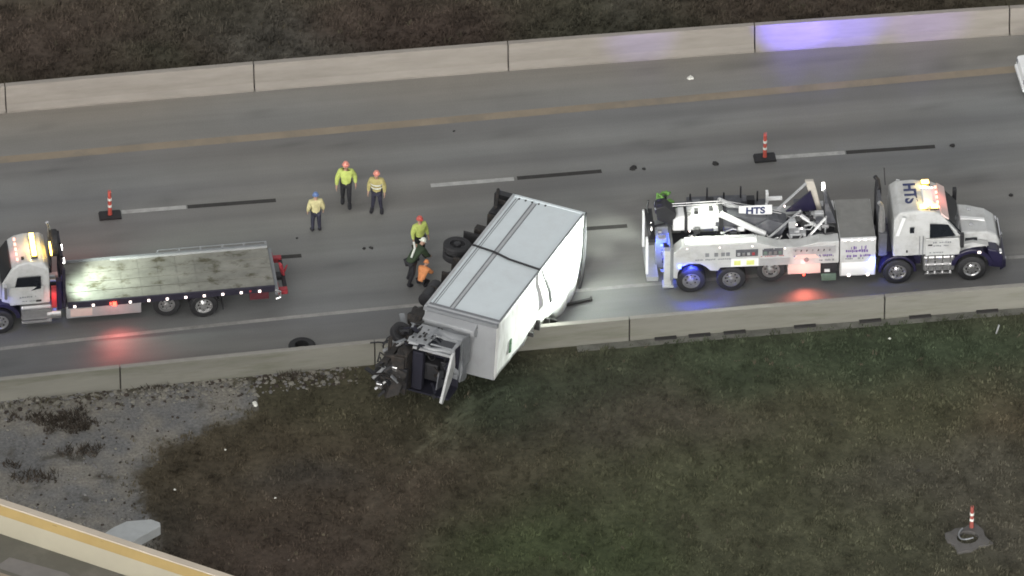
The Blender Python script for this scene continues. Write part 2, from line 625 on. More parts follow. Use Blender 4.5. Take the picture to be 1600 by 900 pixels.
def road_tone(x, t, yy, ye):
    """pavement colour at a place between the barriers; y runs from the near barrier to the far one"""
    lane = (yy - ye) / 3.0
    base = (0.181, 0.181, 0.172)
    f = (t - ye) / (yy - ye)                # 0 at the edge line, 1 at the yellow line
    if f < 0:
        c = (0.150, 0.150, 0.148)
    elif f > 1:
        c = lerp3((0.180, 0.178, 0.168), (0.215, 0.205, 0.185), smooth(1.0, 1.28, f))
    else:
        u = (f * 3) % 1.0
        wheel = math.exp(-((u - 0.24) / 0.11) ** 2) + math.exp(-((u - 0.76) / 0.11) ** 2)
        c = lerp3(base, (0.122, 0.120, 0.118), 0.6 * wheel)
        if f > 0.93:
            c = lerp3(c, (0.13, 0.128, 0.128), 0.6 * smooth(0.93, 0.97, f))
    n = noise.noise(V((x * 0.07, t * 0.7, 3.3)))
    w = noise.noise(V((x * 0.12, t * 0.35, 13.3)))
    spot = smooth(0.42, 0.62, noise.noise(V((x * 0.55, t * 1.1, 23.3))) + 0.3 * noise.noise(V((x * 2.5, t * 2.5, 24.0))))
    k = 1.03 + 0.12 * n - 0.22 * spot
    return (c[0] * k * (1 + 0.05 * w), c[1] * k, c[2] * k * (1 - 0.06 * w))


cols, vs, fs = [], [], []
ROWS = 64
xs = [-62 + 1.0 * k for k in range(125)]
for i, x in enumerate(xs):
    yn, yf, yy, ye = y_on(near_line, x), y_on(far_line, x), y_on(yel_line, x), y_on(edge_line, x)
    for j in range(ROWS + 1):
        y = yn + (yf - yn) * j / ROWS
        vs.append((x, y, 0))
        cols.append(road_tone(x, y, yy, ye))
        if i and j:
            a = i * (ROWS + 1) + j
            fs.append((a - ROWS - 2, a - 1, a, a - ROWS - 1))
rd = structure('road', MB().add(vs, fs), road_mat)
# from_pydata order is kept by remove_doubles here: every vertex is distinct
colour_layer(rd.data, cols)

# markings, each 4 mm above the pavement
structure('yellow_edge_line', ribbon(YELLOW, -1400, 3000, 0.42, 0.004), line_yellow)
structure('white_edge_line', ribbon(EDGE, -1400, 3000, 0.19, 0.004), line_edge)


def seg_fn(x0, y0, x1, y1):
    return lambda x: y0 + (y1 - y0) * (x - x0) / (x1 - x0)


for (x0, y0, x1, y1) in ((190, 331.5, 291, 323.5), (673, 290, 803, 279.5), (1210, 246, 1320, 238.5), (1255, 319.5, 1352, 316), (-332, 376, -205, 365), (1742, 206, 1850, 198), (60, 430, 168, 421)):
    structure('white_lane_dash', ribbon(seg_fn(x0, y0, x1, y1), x0, x1, 0.22, 0.004), line_white)
for (x0, y0, x1, y1) in ((293, 323.3, 431, 313), (808, 278.5, 940, 267.5), (1322, 238.2, 1461, 229), (395, 405, 471, 399.5), (850, 362, 980, 353), (-200, 364.5, -66, 353)):
    structure('black_lane_dash', ribbon(seg_fn(x0, y0, x1, y1), x0, x1, 0.22, 0.004), line_black)

# ------------------------------------------------------------------ barriers
JOINT_NEAR = [-610, -212, 187, 585, 983, 1382, 1780, 2180]
JOINT_FAR = [-778, -380, 10, 398, 795, 1180, 1578, 1976, 2374]


def sweep(prof, pts, m=None, caps=True):
    mb = MB()
    n = len(prof)
    vs, fs = [], []
    for i, p in enumerate(pts):
        d = (pts[min(i + 1, len(pts) - 1)] - pts[max(i - 1, 0)]).normalized()
        s = V((-d.y, d.x, 0))
        for (o, z) in prof:
            vs.append((p.x + s.x * o, p.y + s.y * o, z))
    for i in range(len(pts) - 1):
        for k in range(n):
            a, b = i * n + k, i * n + (k + 1) % n
            fs.append((a, a + n, b + n, b))
    if caps:
        fs.append(tuple(range(n)))
        fs.append(tuple((len(pts) - 1) * n + k for k in range(n - 1, -1, -1)))
    return mb.add(vs, fs, m)


def barrier(name, label, fn, z, dy, prof, joints, m, cap):
    t = thing(name, label, 'barrier', (0, 0, 0))
    for a, b in zip(joints, joints[1:]):
        n = 5
        pts = []
        for k in range(n + 1):
            x = a + (b - a) * k / n
            p = at(x, fn(x), z)
            pts.append(V((p.x, p.y + dy, 0)))
        d0, d1 = (pts[1] - pts[0]).normalized(), (pts[-1] - pts[-2]).normalized()
        pts[0] = pts[0] + d0 * 0.024
        pts[-1] = pts[-1] - d1 * 0.024
        s = part('barrier_segment', sweep(prof, pts), m, t, bevel=0.02)
        wob = random.uniform(-0.006, 0.006)
        s.location = (0, wob, 0)
        top = [q for q in prof if q[1] == max(p[1] for p in prof)]
        h = top[0][1]
        lo, hi = min(q[0] for q in top), max(q[0] for q in top)
        cp = [(lo + 0.015, h + 0.001), (hi - 0.015, h + 0.001), (hi - 0.015, h + 0.006), (lo + 0.015, h + 0.006)]
        part('top_cap', sweep(cp, pts), cap, s)
    jp = []
    for x in range(joints[0], joints[-1], 60):
        p = at(x, fn(x), z)
        jp.append(V((p.x, p.y + dy, 0)))
    hh = max(q[1] for q in prof)
    part('joint_core', sweep([(-0.08, 0.0), (-0.07, hh - 0.08), (0.07, hh - 0.08), (0.08, 0.0)], jp), dark_grime, t)
    return t


PROF_FAR = [(-0.30, -0.02), (-0.30, 0.08), (-0.19, 0.32), (-0.11, FAR_H), (0.11, FAR_H), (0.30, 0.08), (0.30, -0.3)]
PROF_NEAR = [(-0.15, -0.4), (-0.11, NEAR_H), (0.11, NEAR_H), (0.19, 0.32), (0.30, 0.08), (0.30, -0.02)]
barrier('concrete_barrier', 'tan concrete barrier along the far shoulder in front of the dark brush', FAR_BASE, 0, 0.30, PROF_FAR, JOINT_FAR, concrete_far, concrete_far)
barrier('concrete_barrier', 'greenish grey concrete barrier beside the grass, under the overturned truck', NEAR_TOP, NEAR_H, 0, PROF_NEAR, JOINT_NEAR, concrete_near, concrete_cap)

# concrete footing strip and drain slots along the near barrier's grass side
foot = [V((p.x, p.y, 0)) for p in near_line if -8 < p.x < 60]
foot = [p for p in foot if p.x > 1]
structure('footing_strip', sweep([(-0.50, -0.3), (-0.50, -0.015), (-0.16, -0.005), (-0.16, -0.3)], foot), concrete_strip)
drain = thing('drain_slots', 'row of dark drain slots at the foot of the near concrete barrier', 'drain', at(1300, NEAR_TOP(1300) + 33, 0))
for x in (1022, 1075, 1130, 1240, 1342, 1420, 1525, 1630):
    p = at(x, NEAR_TOP(x), NEAR_H)
    q = at(x + 34, NEAR_TOP(x + 34), NEAR_H)
    a = V((p.x, p.y - 0.20, 0.0)) - drain.location
    b = V((q.x, q.y - 0.20, 0.0)) - drain.location
    part('drain_slot', MB().bar(a, b, 0.16, 0.10), scrap_dark, drain)

# ------------------------------------------------------------------ verges
ZONES = [  # frame place, radii, colour with some shade put in, weight
    (420, 720, 260, 70, (0.071, 0.057, 0.039), 1.0), (620, 790, 200, 60, (0.069, 0.052, 0.041), 1.3),
    (520, 870, 260, 60, (0.066, 0.048, 0.040), 1.2), (500, 640, 160, 40, (0.062, 0.058, 0.036), 1.0),
    (470, 745, 80, 24, (0.042, 0.044, 0.044), 1.0), (700, 690, 90, 40, (0.062, 0.060, 0.040), 1.0),
    (790, 620, 120, 40, (0.032, 0.044, 0.028), 1.6), (930, 600, 120, 50, (0.040, 0.044, 0.030), 1.2),  # darker grass along the barrier, shade put into the colour
    (900, 850, 220, 60, (0.053, 0.073, 0.033), 1.6), (780, 860, 90, 50, (0.055, 0.075, 0.033), 1.2),
    (1100, 760, 220, 80, (0.064, 0.069, 0.040), 1.2), (1050, 660, 180, 40, (0.064, 0.054, 0.044), 1.0),
    (1250, 560, 260, 40, (0.040, 0.054, 0.032), 1.5), (1480, 545, 200, 40, (0.042, 0.060, 0.034), 1.5),
    (1350, 650, 200, 50, (0.068, 0.070, 0.040), 1.1), (1540, 660, 70, 35, (0.078, 0.060, 0.040), 1.0),
    (1480, 740, 140, 50, (0.070, 0.066, 0.052), 1.2), (1250, 840, 170, 50, (0.068, 0.069, 0.044), 1.1),
    (1120, 830, 120, 50, (0.066, 0.062, 0.042), 1.0), (1400, 860, 150, 40, (0.060, 0.063, 0.040), 1.0),
    (1530, 840, 90, 40, (0.074, 0.068, 0.056), 1.0), (250, 870, 60, 60, (0.040, 0.036, 0.030), 1.0),  # last one: shade beside the overpass put into the soil colour
    (100, 60, 300, 60, (0.068, 0.050, 0.042), 1.2), (430, 70, 70, 40, (0.10, 0.098, 0.085), 1.1),
    (330, 30, 90, 40, (0.050, 0.050, 0.038), 1.2), (640, 50, 150, 40, (0.070, 0.050, 0.043), 1.2),
    (950, 40, 120, 50, (0.056, 0.055, 0.040), 1.2), (1250, 10, 200, 30, (0.072, 0.054, 0.044), 1.0),
    (230, 90, 60, 25, (0.048, 0.055, 0.036), 1.0), (1000, 15, 40, 25, (0.09, 0.085, 0.07), 0.8),
]
BASE = (0.063, 0.058, 0.039)
TONE = 1.16


def verge_tone(x, y):
    px, py = proj((x, y, 0))
    wx = 60 * noise.noise(V((x * 0.35, y * 0.35, 1.7)))
    wy = 30 * noise.noise(V((x * 0.35, y * 0.35, 9.1)))
    px, py = px + wx, py + wy
    tw, acc = 0.35, [c * 0.35 for c in BASE]
    for (cx, cy, rx, ry, c, w) in ZONES:
        d = ((px - cx) / rx) ** 2 + ((py - cy) / ry) ** 2
        if d < 6:
            k = w * math.exp(-d)
            tw += k
            for i in range(3):
                acc[i] += c[i] * k
    n = noise.noise(V((x * 0.9, y * 0.9, 4.2))) + 0.6 * noise.noise(V((x * 2.7, y * 2.7, 7.7)))
    f = TONE * (1 + 0.30 * n) / tw
    return (acc[0] * f, acc[1] * f, acc[2] * f)


def verge_z(x, y, edge):
    """gentle lumps; falls away slightly from the barrier"""
    d = abs(y - edge)
    k = smooth(0.3, 2.5, d)
    return -0.03 - 0.02 * d * 0.2 + k * (0.07 * noise.noise(V((x * 0.45, y * 0.45, 0.3))) + 0.03 * noise.noise(V((x * 1.5, y * 1.5, 5.0))))


def verge_sheet(name, line, y_out, step):
    vs, fs, cols = [], [], []
    xs = []
    x = -46.0
    while x <= 46:
        xs.append(x)
        x += step
    rows = int(abs(y_out) / step)
    for i, x in enumerate(xs):
        e = y_on(line, x)
        for j in range(rows + 1):
            y = e + y_out * j / rows
            vs.append((x, y, verge_z(x, y, e)))
            cols.append(verge_tone(x, y))
            if i and j:
                a = i * (rows + 1) + j
                fs.append((a - rows - 2, a - 1, a, a - rows - 1))
    me = bpy.data.meshes.new(name)
    me.from_pydata(vs, [], fs)
    me.materials.append(soil_mat)
    colour_layer(me, cols)
    me.shade_smooth()
    o = link(name, me)
    o['kind'] = 'structure'
    return o


verge_sheet('grass_verge', near_line, -26, 0.3)
verge_sheet('brush_verge', far_line, 14, 0.3)

GRAVEL = [(-260, 640), (-40, 628), (60, 624), (190, 612), (330, 600), (450, 592), (545, 575), (560, 583), (490, 600), (455, 606), (420, 622), (385, 642), (345, 660), (310, 676), (282, 690), (250, 694), (236, 706), (226, 728), (212, 752), (214, 778), (232, 800), (246, 812), (252, 850), (150, 900), (-100, 960), (-400, 900)]


def inside(px, py, poly):
    c = False
    j = len(poly) - 1
    for i in range(len(poly)):
        (xi, yi), (xj, yj) = poly[i], poly[j]
        if (yi > py) != (yj > py) and px < (xj - xi) * (py - yi) / (yj - yi) + xi:
            c = not c
        j = i
    return c


def in_gravel(x, y):
    px, py = proj((x, y, 0))
    px += 26 * noise.noise(V((x * 1.1, y * 1.1, 2.2))) + 10 * noise.noise(V((x * 4, y * 4, 2.2)))
    py += 14 * noise.noise(V((x * 1.1, y * 1.1, 6.2))) + 6 * noise.noise(V((x * 4, y * 4, 8.2)))
    return inside(px, py, GRAVEL)


# grass: many small bent blades, leaning as the wind laid them
def blades(name, line, sgn, depth, per_m2, h0, h1, xr=(-21, 21), tone=1.0, spread=0.05, keep=lambda x, y: True, nb=4, width=0.013):
    vs, fs, cols = [], [], []
    n = int((xr[1] - xr[0]) * depth * per_m2)
    for _ in range(n):
        x = random.uniform(*xr)
        e = y_on(line, x)
        d = random.uniform(0.42 if sgn < 0 else 0.36, depth)
        y = e + sgn * d
        if not keep(x, y):
            continue
        clump = noise.noise(V((x * 1.3, y * 1.3, 11.0)))
        if random.random() > 0.62 + 0.7 * clump:
            continue
        z = verge_z(x, y, e) - 0.01
        c = verge_tone(x, y)
        br = tone * (1.05 + 0.55 * noise.noise(V((x * 1.6, y * 1.6, 31.0)))) * random.choice((0.8, 0.92, 1.0, 1.1, 1.22))
        straw = random.random() < 0.02
        hh = random.uniform(h0, h1) * (1 + 0.5 * clump)
        lean = 0.9 + 1.8 * noise.noise(V((x * 0.5, y * 0.5, 20.0)))
        for b in range(nb):
            a = random.gauss(lean, 1.1)
            h = hh * random.uniform(0.6, 1.2)
            bend = h * random.uniform(0.3, 1.0)
            ca, sa = cos(a), sin(a)
            ox, oy = random.gauss(0, spread), random.gauss(0, spread)
            w = width * random.uniform(0.7, 1.5)
            k = len(vs)
            px, py = -sa * w, ca * w
            vs += [(x + ox - px, y + oy - py, z), (x + ox + px, y + oy + py, z),
                   (x + ox + ca * bend * 0.35 + px * 0.8, y + oy + sa * bend * 0.35 + py * 0.8, z + h * 0.65),
                   (x + ox + ca * bend * 0.35 - px * 0.8, y + oy + sa * bend * 0.35 - py * 0.8, z + h * 0.65),
                   (x + ox + ca * bend, y + oy + sa * bend, z + h * 0.8)]
            fs += [(k, k + 1, k + 2, k + 3), (k + 3, k + 2, k + 4)]
            q = (0.10, 0.088, 0.062) if straw else c
            q = tuple(v * br for v in q)
            cols += [q] * 5
    me = bpy.data.meshes.new(name)
    me.from_pydata(vs, [], fs)
    me.materials.append(blade_mat)
    colour_layer(me, cols)
    o = link(name, me)
    o['kind'] = 'stuff'
    return o


tag(blades('grass', near_line, -1, 17.0, 60, 0.05, 0.17, tone=0.98, width=0.018, keep=lambda x, y: not in_gravel(x + random.gauss(0, 0.35), y + random.gauss(0, 0.35))), 'rough brown and green grass covering the slope below the near barrier', 'grass')
tag(blades('brush', far_line, 1, 6.5, 75, 0.06, 0.26, tone=0.95, width=0.020), 'dark brown dead brush growing behind the far concrete barrier', 'brush')

# gravel apron: sheet with a ragged edge, loose stones and broken concrete on it
GRIT = tint_material('gravel_grit', 0.95, 9.0, 0.38, 0.8)
vs, fs, idx, cols = [], [], {}, []
st = 0.11
OFFS = [(0.55 * sqr * cos(k * 2.4), 0.55 * sqr * sin(k * 2.4)) for k, sqr in enumerate((0.1, 0.45, 0.6, 0.75, 0.85, 0.95, 1.0))]


def gravel_share(x, y):
    return sum(in_gravel(x + a, y + b) for a, b in OFFS) / len(OFFS)


for i in range(int(17 / st)):
    for j in range(int(17 / st)):
        x, y = -27 + i * st, -19 + j * st
        e = y_on(near_line, x)
        if y > e - 0.05 - st:
            continue
        sh = gravel_share(x + st / 2, y + st / 2)
        if sh < 0.1:
            continue
        q = []
        for (a, b) in ((i, j), (i + 1, j), (i + 1, j + 1), (i, j + 1)):
            if (a, b) not in idx:
                xx, yy = -27 + a * st, -19 + b * st
                idx[(a, b)] = len(vs)
                vs.append((xx, yy, verge_z(xx, yy, y_on(near_line, xx)) + 0.012 + 0.015 * noise.noise(V((xx * 5, yy * 5, 1)))))
                n = noise.noise(V((xx * 0.5, yy * 0.5, 50))) + 0.7 * noise.noise(V((xx * 1.6, yy * 1.6, 51)))
                c = lerp3((0.165, 0.165, 0.163), (0.225, 0.212, 0.185), smooth(-0.5, 0.6, n))
                n2 = noise.noise(V((xx * 0.8, yy * 1.4, 53))) + 0.6 * noise.noise(V((xx * 3, yy * 3, 54)))
                c = lerp3(c, (0.085, 0.078, 0.064), 0.8 * smooth(0.25, 0.75, n2))
                cols.append(lerp3(verge_tone(xx, yy), c, smooth(0.1, 0.95, sh)))
            q.append(idx[(a, b)])
        fs.append(q)
gme = bpy.data.meshes.new('gravel_ground')
gme.from_pydata(vs, [], fs)
gme.materials.append(GRIT)
colour_layer(gme, cols)
gme.shade_smooth()
link('gravel_ground', gme)['kind'] = 'structure'


def chunk(mb, p, s, rnd, m=None, flat=0.6):
    """a small broken stone: a jittered box-sphere"""
    vs = []
    for k in range(6):
        a = 2 * pi * k / 6 + rnd.uniform(-0.3, 0.3)
        r = s * rnd.uniform(0.7, 1.2)
        vs.append((p[0] + r * cos(a), p[1] + r * sin(a), p[2] - 0.2 * s))
    for k in range(5):
        a = 2 * pi * k / 5 + rnd.uniform(-0.3, 0.3)
        r = s * rnd.uniform(0.4, 0.9)
        vs.append((p[0] + r * cos(a), p[1] + r * sin(a), p[2] + s * flat * rnd.uniform(0.6, 1.1)))
    bm_faces = [(6, 7, 8, 9, 10)]
    for k in range(6):
        bm_faces.append((k, (k + 1) % 6, 6 + (k * 5 // 6 + 1) % 5, 6 + k * 5 // 6))
    mb.add(vs, bm_faces, m)


rnd = random.Random(3)
mb = MB()
for _ in range(5200):
    x, y = rnd.uniform(-25, -5), rnd.uniform(-17, -1)
    e = y_on(near_line, x)
    if y > e - 0.3 or not in_gravel(x, y):
        if rnd.random() > 0.003 or y > e - 0.3:
            continue
    chunk(mb, (x, y, verge_z(x, y, e) + 0.03), rnd.choice((0.02, 0.025, 0.035, 0.04, 0.06)), rnd, rnd.choice((stone_mat, stone_mat, gravel_mat, weed_dark, gravel_mat, rubble_mat)))
o = part('loose_stones', mb, None, None)
o['kind'] = 'stuff'
tag(o, 'loose grey stones strewn over the gravel apron below the near barrier', 'stones')
mb = MB()
for _ in range(900):
    px = rnd.uniform(-40, 560)
    off = rnd.random() ** 1.6 * 30
    py = NEAR_TOP(px) + 35 + off
    p = at(px, py)
    chunk(mb, (p.x, p.y, 0.0), rnd.choice((0.03, 0.04, 0.05, 0.06, 0.08, 0.12)), rnd, rnd.choice((rubble_mat, rubble_mat, rubble_mat, gravel_mat, weed_dark)), 0.22)
o = part('broken_concrete', mb, None, None)
o['kind'] = 'stuff'
tag(o, 'crumbled pale concrete rubble lying along the foot of the near barrier', 'rubble')
# dark dead weeds on the gravel
vs, fs, cols = [], [], []
for (cx, cy, rx, ry, n) in ((95, 657, 62, 17, 900), (130, 702, 36, 12, 260), (60, 745, 50, 10, 200), (25, 725, 26, 10, 120), (30, 618, 40, 6, 120), (240, 606, 60, 4, 90), (470, 590, 60, 5, 120)):
    for _ in range(n * 2):
        a, r = rnd.uniform(0, 2 * pi), rnd.random() ** 0.6 * 1.35
        p = at(cx + rx * r * cos(a), cy + ry * r * sin(a))
        if noise.noise(V((p.x * 1.1, p.y * 1.1, 40.0))) + 0.5 * noise.noise(V((p.x * 3, p.y * 3, 41.0))) < r - 0.85:
            continue
        h = rnd.uniform(0.06, 0.25)
        t = rnd.uniform(0, 2 * pi)
        w = rnd.uniform(0.01, 0.03)
        k = len(vs)
        vs += [(p.x - w, p.y, -0.02), (p.x + w, p.y, -0.02), (p.x + cos(t) * h * 0.9, p.y + sin(t) * h * 0.9, h)]
        fs.append((k, k + 1, k + 2))
        f = rnd.uniform(0.5, 1.3)
        cols += [(0.062 * f, 0.052 * f, 0.042 * f)] * 3
me = bpy.data.meshes.new('dead_weeds')
me.from_pydata(vs, [], fs)
me.materials.append(blade_mat)
colour_layer(me, cols)
o = link('dead_weeds', me)
o['kind'] = 'stuff'
tag(o, 'dark dead weeds in patches on the gravel at the left', 'weeds')

# ------------------------------------------------------------------ wheels
WHEEL_CACHE = {}


def wheel(parent, x, y, z, out, r=0.52, w=0.30, rim=steel, dish=0.06, rot=None, bright=False):
    """wheel with its axle along the thing's y; out = +1 / -1 is the side the hub faces"""
    key = (r, w, rim.name, dish)
    if key not in WHEEL_CACHE:
        h = w / 2
        t = MB().lathe([(r * 0.60, -h * 0.85), (r * 0.72, -h), (r * 0.93, -h * 0.95), (r, -h * 0.7), (r, -h * 0.25), (r * 0.985, -h * 0.22), (r * 0.985, h * 0.22), (r, h * 0.25), (r, h * 0.7), (r * 0.93, h * 0.95), (r * 0.72, h), (r * 0.60, h * 0.85)], 28, 'y', closed=True)
        k = MB().lathe([(r * 0.61, -h * 0.8), (r * 0.61, h * 0.93), (r * 0.55, h * 0.95), (r * 0.50, h - dish), (r * 0.26, h - dish * 1.2), (r * 0.24, h + 0.01), (r * 0.12, h + 0.03), (0.001, h + 0.03)], 24, 'y', m=rim)
        for q in range(8):
            a = 2 * pi * q / 8
            k.lathe([(0.001, h - dish * 1.1 + 0.012), (r * 0.065, h - dish * 1.1 + 0.012), (r * 0.065, h - dish - 0.03)], 8, 'y', (r * 0.38 * cos(a), 0, r * 0.38 * sin(a)), scrap_dark)
        WHEEL_CACHE[key] = (t.mesh('wheel', rubber, True), k.mesh('rim', None, True))
    tm, km = WHEEL_CACHE[key]
    o = link('wheel', tm, parent, (x, y, z), rot or (0, 0, 0 if out > 0 else pi))
    link('rim', km, o)
    return o


def strokes(parent, x0, x1, z0, z1, y, m, rows, rnd, out=-1):
    """unreadable small sign-writing: separate raised strokes on a panel facing y"""
    mb = MB()
    for r_ in range(rows):
        zz = z1 - (z1 - z0) * (r_ + 0.5) / rows
        hh = (z1 - z0) / rows * 0.52
        x = x0 + rnd.uniform(0, 0.05)
        while x < x1 - 0.05:
            w = rnd.uniform(0.03, 0.09)
            if rnd.random() < 0.8:
                mb.box(x, x + w * 0.75, y, y + out * 0.004, zz - hh / 2 * rnd.uniform(0.5, 1), zz + hh / 2 * rnd.uniform(0.5, 1))
            x += w
    o = part('lettering', mb, m, parent)
    o['kind'] = 'stuff'
    return o


# ------------------------------------------------------------------ heavy wrecker (right)
def heading(s):
    return math.atan(s / sin(PITCH)) - AZ


wy = heading(0.043)
wl = at(1080, 458)
wl = wl + V((-sin(wy), cos(wy), 0)) * 1.22
wreck = thing('heavy_tow_truck', 'white heavy rotator tow truck with folded boom and purple fenders, facing right', 'tow truck', wl, wy)

fr = MB()
for s in (-0.42, 0.42):
    fr.box(-0.9, 11.0, s - 0.06, s + 0.06, 0.72, 0.98)
for x in (0, 1.48, 2.94, 7.6, 10.35):
    fr.box(x - 0.09, x + 0.09, -1.0, 1.0, 0.44, 0.60)
for x in (0.7, 3.9, 5.0, 6.9):
    fr.box(x - 0.06, x + 0.06, -0.42, 0.42, 0.74, 0.96)
part('chassis', fr, black_metal, wreck)
for s in (-1, 1):
    for x, z, dish in ((0, 0.54, 0.10), (1.48, 0.54, 0.10), (2.94, 0.80, 0.10), (7.6, 0.54, 0.06), (10.35, 0.54, 0.04)):
        y = 1.06 if x != 2.94 else 0.95
        wheel(wreck, x, s * y, z, s, 0.54, 0.30, steel if x < 7 else chrome, dish)
        if x < 2:
            wheel(wreck, x, s * 0.72, z, s, 0.54, 0.28, steel, 0.1)

# cab
cab = part('cab', MB().shell([(7.42, 1.22, 1.16), (7.42, 2.2, 1.18), (7.44, 2.86, 1.12), (7.66, 3.12, 0.98), (8.3, 3.17, 0.97), (8.95, 3.07, 0.95), (9.22, 2.92, 0.97), (9.55, 2.5, 1.04), (9.92, 2.02, 1.06), (9.96, 1.22, 1.06)]), white_paint, wreck, bevel=0.06)
for y in (-1.175, 1.13):
    part('rear_trim', MB().prism([(7.50, 2.2), (7.62, 2.2), (7.86, 3.0), (7.74, 3.04)], y, y + 0.045), white_lit_paint, cab)
part('windshield', MB().shell([(9.27, 2.88, 0.86), (9.30, 2.90, 0.86), (9.95, 2.09, 0.94), (9.90, 2.07, 0.94)]), glass, cab)
for s in (-1, 1):
    d = MB().prism([(8.62, 1.25), (8.62, 2.02), (9.86, 2.02), (9.92, 1.6), (9.86, 1.25)], s * 1.155, s * 1.20)
    dr = part('door', d, white_paint, cab, bevel=0.015)
    wv = [(8.76, s * 1.172, 2.06), (9.72, s * 1.10, 2.06), (9.44, s * 1.075, 2.56), (8.76, s * 1.125, 2.66)]
    wv2 = [(x, y + s * 0.02, z) for x, y, z in wv]
    part('side_window', MB().add(wv + wv2, [(0, 1, 2, 3), (7, 6, 5, 4), (0, 4, 5, 1), (1, 5, 6, 2), (2, 6, 7, 3), (3, 7, 4, 0)]), glass, cab)
    part('sleeper_window', MB().box(8.02, 8.18, s * 1.165, s * 1.195, 2.32, 2.56), glass, cab)
    part('sleeper_hatch', MB().box(7.90, 7.96, s * 1.165, s * 1.185, 1.42, 1.52), scrap_dark, cab)
    part('door_handle', MB().box(8.70, 8.86, s * 1.20, s * 1.225, 1.72, 1.77), scrap_dark, dr)
    part('door_seam', MB().box(8.50, 8.53, s * 1.16, s * 1.186, 1.25, 2.9 if s > 5 else 2.15).box(8.38, 8.40, s * 1.16, s * 1.186, 1.25, 2.15), trim_grey, cab)
    part('mirror', MB().box(9.86, 10.0, s * 1.28, s * 1.46, 1.75, 2.35).bar((9.8, s * 1.05, 2.2), (9.9, s * 1.3, 2.2), 0.04), black_metal, wreck, bevel=0.03)
strokes(cab, 8.85, 9.55, 1.62, 1.92, -1.202, trim_grey, 2, random.Random(5))
strokes(cab, 8.75, 9.3, 1.32, 1.46, -1.202, trim_grey, 1, random.Random(8))
o = link('roof_letters', text_mesh('HTS', 0.72, letter_blue), cab, (8.12, 0.12, 3.168), (0, R(1.5), -pi / 2))
o.scale = (0.92, 0.85, 1)
part('roof_fairing', MB().shell([(8.55, 3.10, 0.55), (8.6, 3.22, 0.5), (8.95, 3.18, 0.5), (9.1, 3.02, 0.55)]), white_lit_paint, cab, bevel=0.03)
part('sun_visor', MB().shell([(9.15, 2.90, 0.95), (9.2, 2.98, 0.92), (9.48, 2.76, 0.96), (9.46, 2.72, 0.98)]), pink_lit_panel, cab)
for x, y, m_ in ((8.75, 0.74, lamp_amber), (8.55, -0.74, lamp_amber), (8.95, -0.74, lamp_amber)):
    lb = part('roof_beacon', MB().box(x - 0.16, x + 0.16, y - 0.11, y + 0.11, 3.09, 3.14), black_metal, cab)
    part('beacon_lens', MB().box(x - 0.14, x + 0.14, y - 0.09, y + 0.09, 3.14, 3.24), m_, lb, bevel=0.03)
for k in range(5):
    y = -0.6 + 0.3 * k
    part('clearance_lamp', MB().box(9.08, 9.16, y - 0.05, y + 0.05, 3.0, 3.06), lamp_pink, cab)
part('air_horn', MB().tube([(8.5, 0.35, 3.24), (9.0, 0.35, 3.22)], [0.03, 0.06], 8), chrome, cab)

# hood, fenders, bumper, grille
hood = part('hood', MB().shell([(9.94, 1.0, 0.86), (9.94, 2.02, 0.88), (10.3, 2.0, 0.84), (10.95, 1.88, 0.74), (11.3, 1.66, 0.66), (11.42, 1.3, 0.62), (11.42, 0.9, 0.62)]), white_paint, wreck, bevel=0.07)
part('hood_crease', MB().shell([(10.0, 2.02, 0.1), (10.0, 2.06, 0.08), (10.9, 1.93, 0.06), (10.9, 1.88, 0.1)]), white_lit_paint, hood)
part('grille', MB().box(11.42, 11.46, -0.52, 0.52, 0.95, 1.55), chrome, hood)
g_ = MB()
for k in range(7):
    g_.box(11.46, 11.475, -0.48, 0.48, 1.0 + 0.075 * k, 1.03 + 0.075 * k)
part('grille_bar', g_, scrap_dark, hood)
for s in (-1, 1):
    part('hood_vent', MB().box(10.1, 10.55, s * 0.855, s * 0.885, 1.58, 1.74), glass, hood)
    part('hood_latch', MB().box(10.28, 10.42, s * 0.4, s * 0.52, 2.0, 2.06), chrome, hood)
    y0, y1 = s * 0.70, s * 1.20
    fd = part('fender', MB().arc(10.35, 0.62, 0.64, 0.80, 8, 172, y0, y1, 16), navy, wreck, bevel=0.02)
    part('fender_flare', MB().prism([(10.95, 0.6), (11.5, 0.5), (11.5, 1.05), (11.25, 1.32), (10.9, 1.42), (10.98, 1.05)], s * 0.64, s * 1.16), navy, fd, bevel=0.05)
    part('fender_skirt', MB().prism([(9.62, 1.22), (9.95, 1.22), (9.95, 1.60), (10.4, 1.66), (10.95, 1.50), (10.35, 1.44), (9.9, 1.30)], s * 0.80, s * 1.06), white_paint, fd)
    part('headlight', MB().box(11.36, 11.46, s * 0.86, s * 1.12, 0.98, 1.2), chrome, fd, bevel=0.03)
    part('marker_lamp', MB().box(10.55, 10.66, s * 1.2, s * 1.235, 1.28, 1.36), lamp_glint, fd)
    dfd = part('fender', MB().arc(7.6, 0.58, 0.60, 0.70, -2, 182, s * 0.86, s * 1.22, 14), navy, wreck, bevel=0.02)
    tk = part('fuel_tank', MB().box(8.55, 9.72, s * 0.78, s * 1.16, 0.48, 1.18), steel, wreck, bevel=0.08)
    for xx in (8.72, 8.98, 9.26, 9.55):
        part('tank_strap', MB().box(xx - 0.03, xx + 0.03, s * 0.80, s * 1.175, 0.46, 1.19), chrome, tk)
    part('step', MB().box(8.6, 9.6, s * 1.14, s * 1.24, 0.40, 0.45), chrome, tk)
    part('step', MB().box(8.6, 9.6, s * 1.14, s * 1.22, 0.78, 0.82), chrome, tk)
bp_ = part('bumper', MB().shell([(11.4, 0.38, 1.16), (11.4, 0.80, 1.16), (11.62, 0.78, 1.0), (11.64, 0.42, 1.0)]), navy, wreck, bevel=0.04)
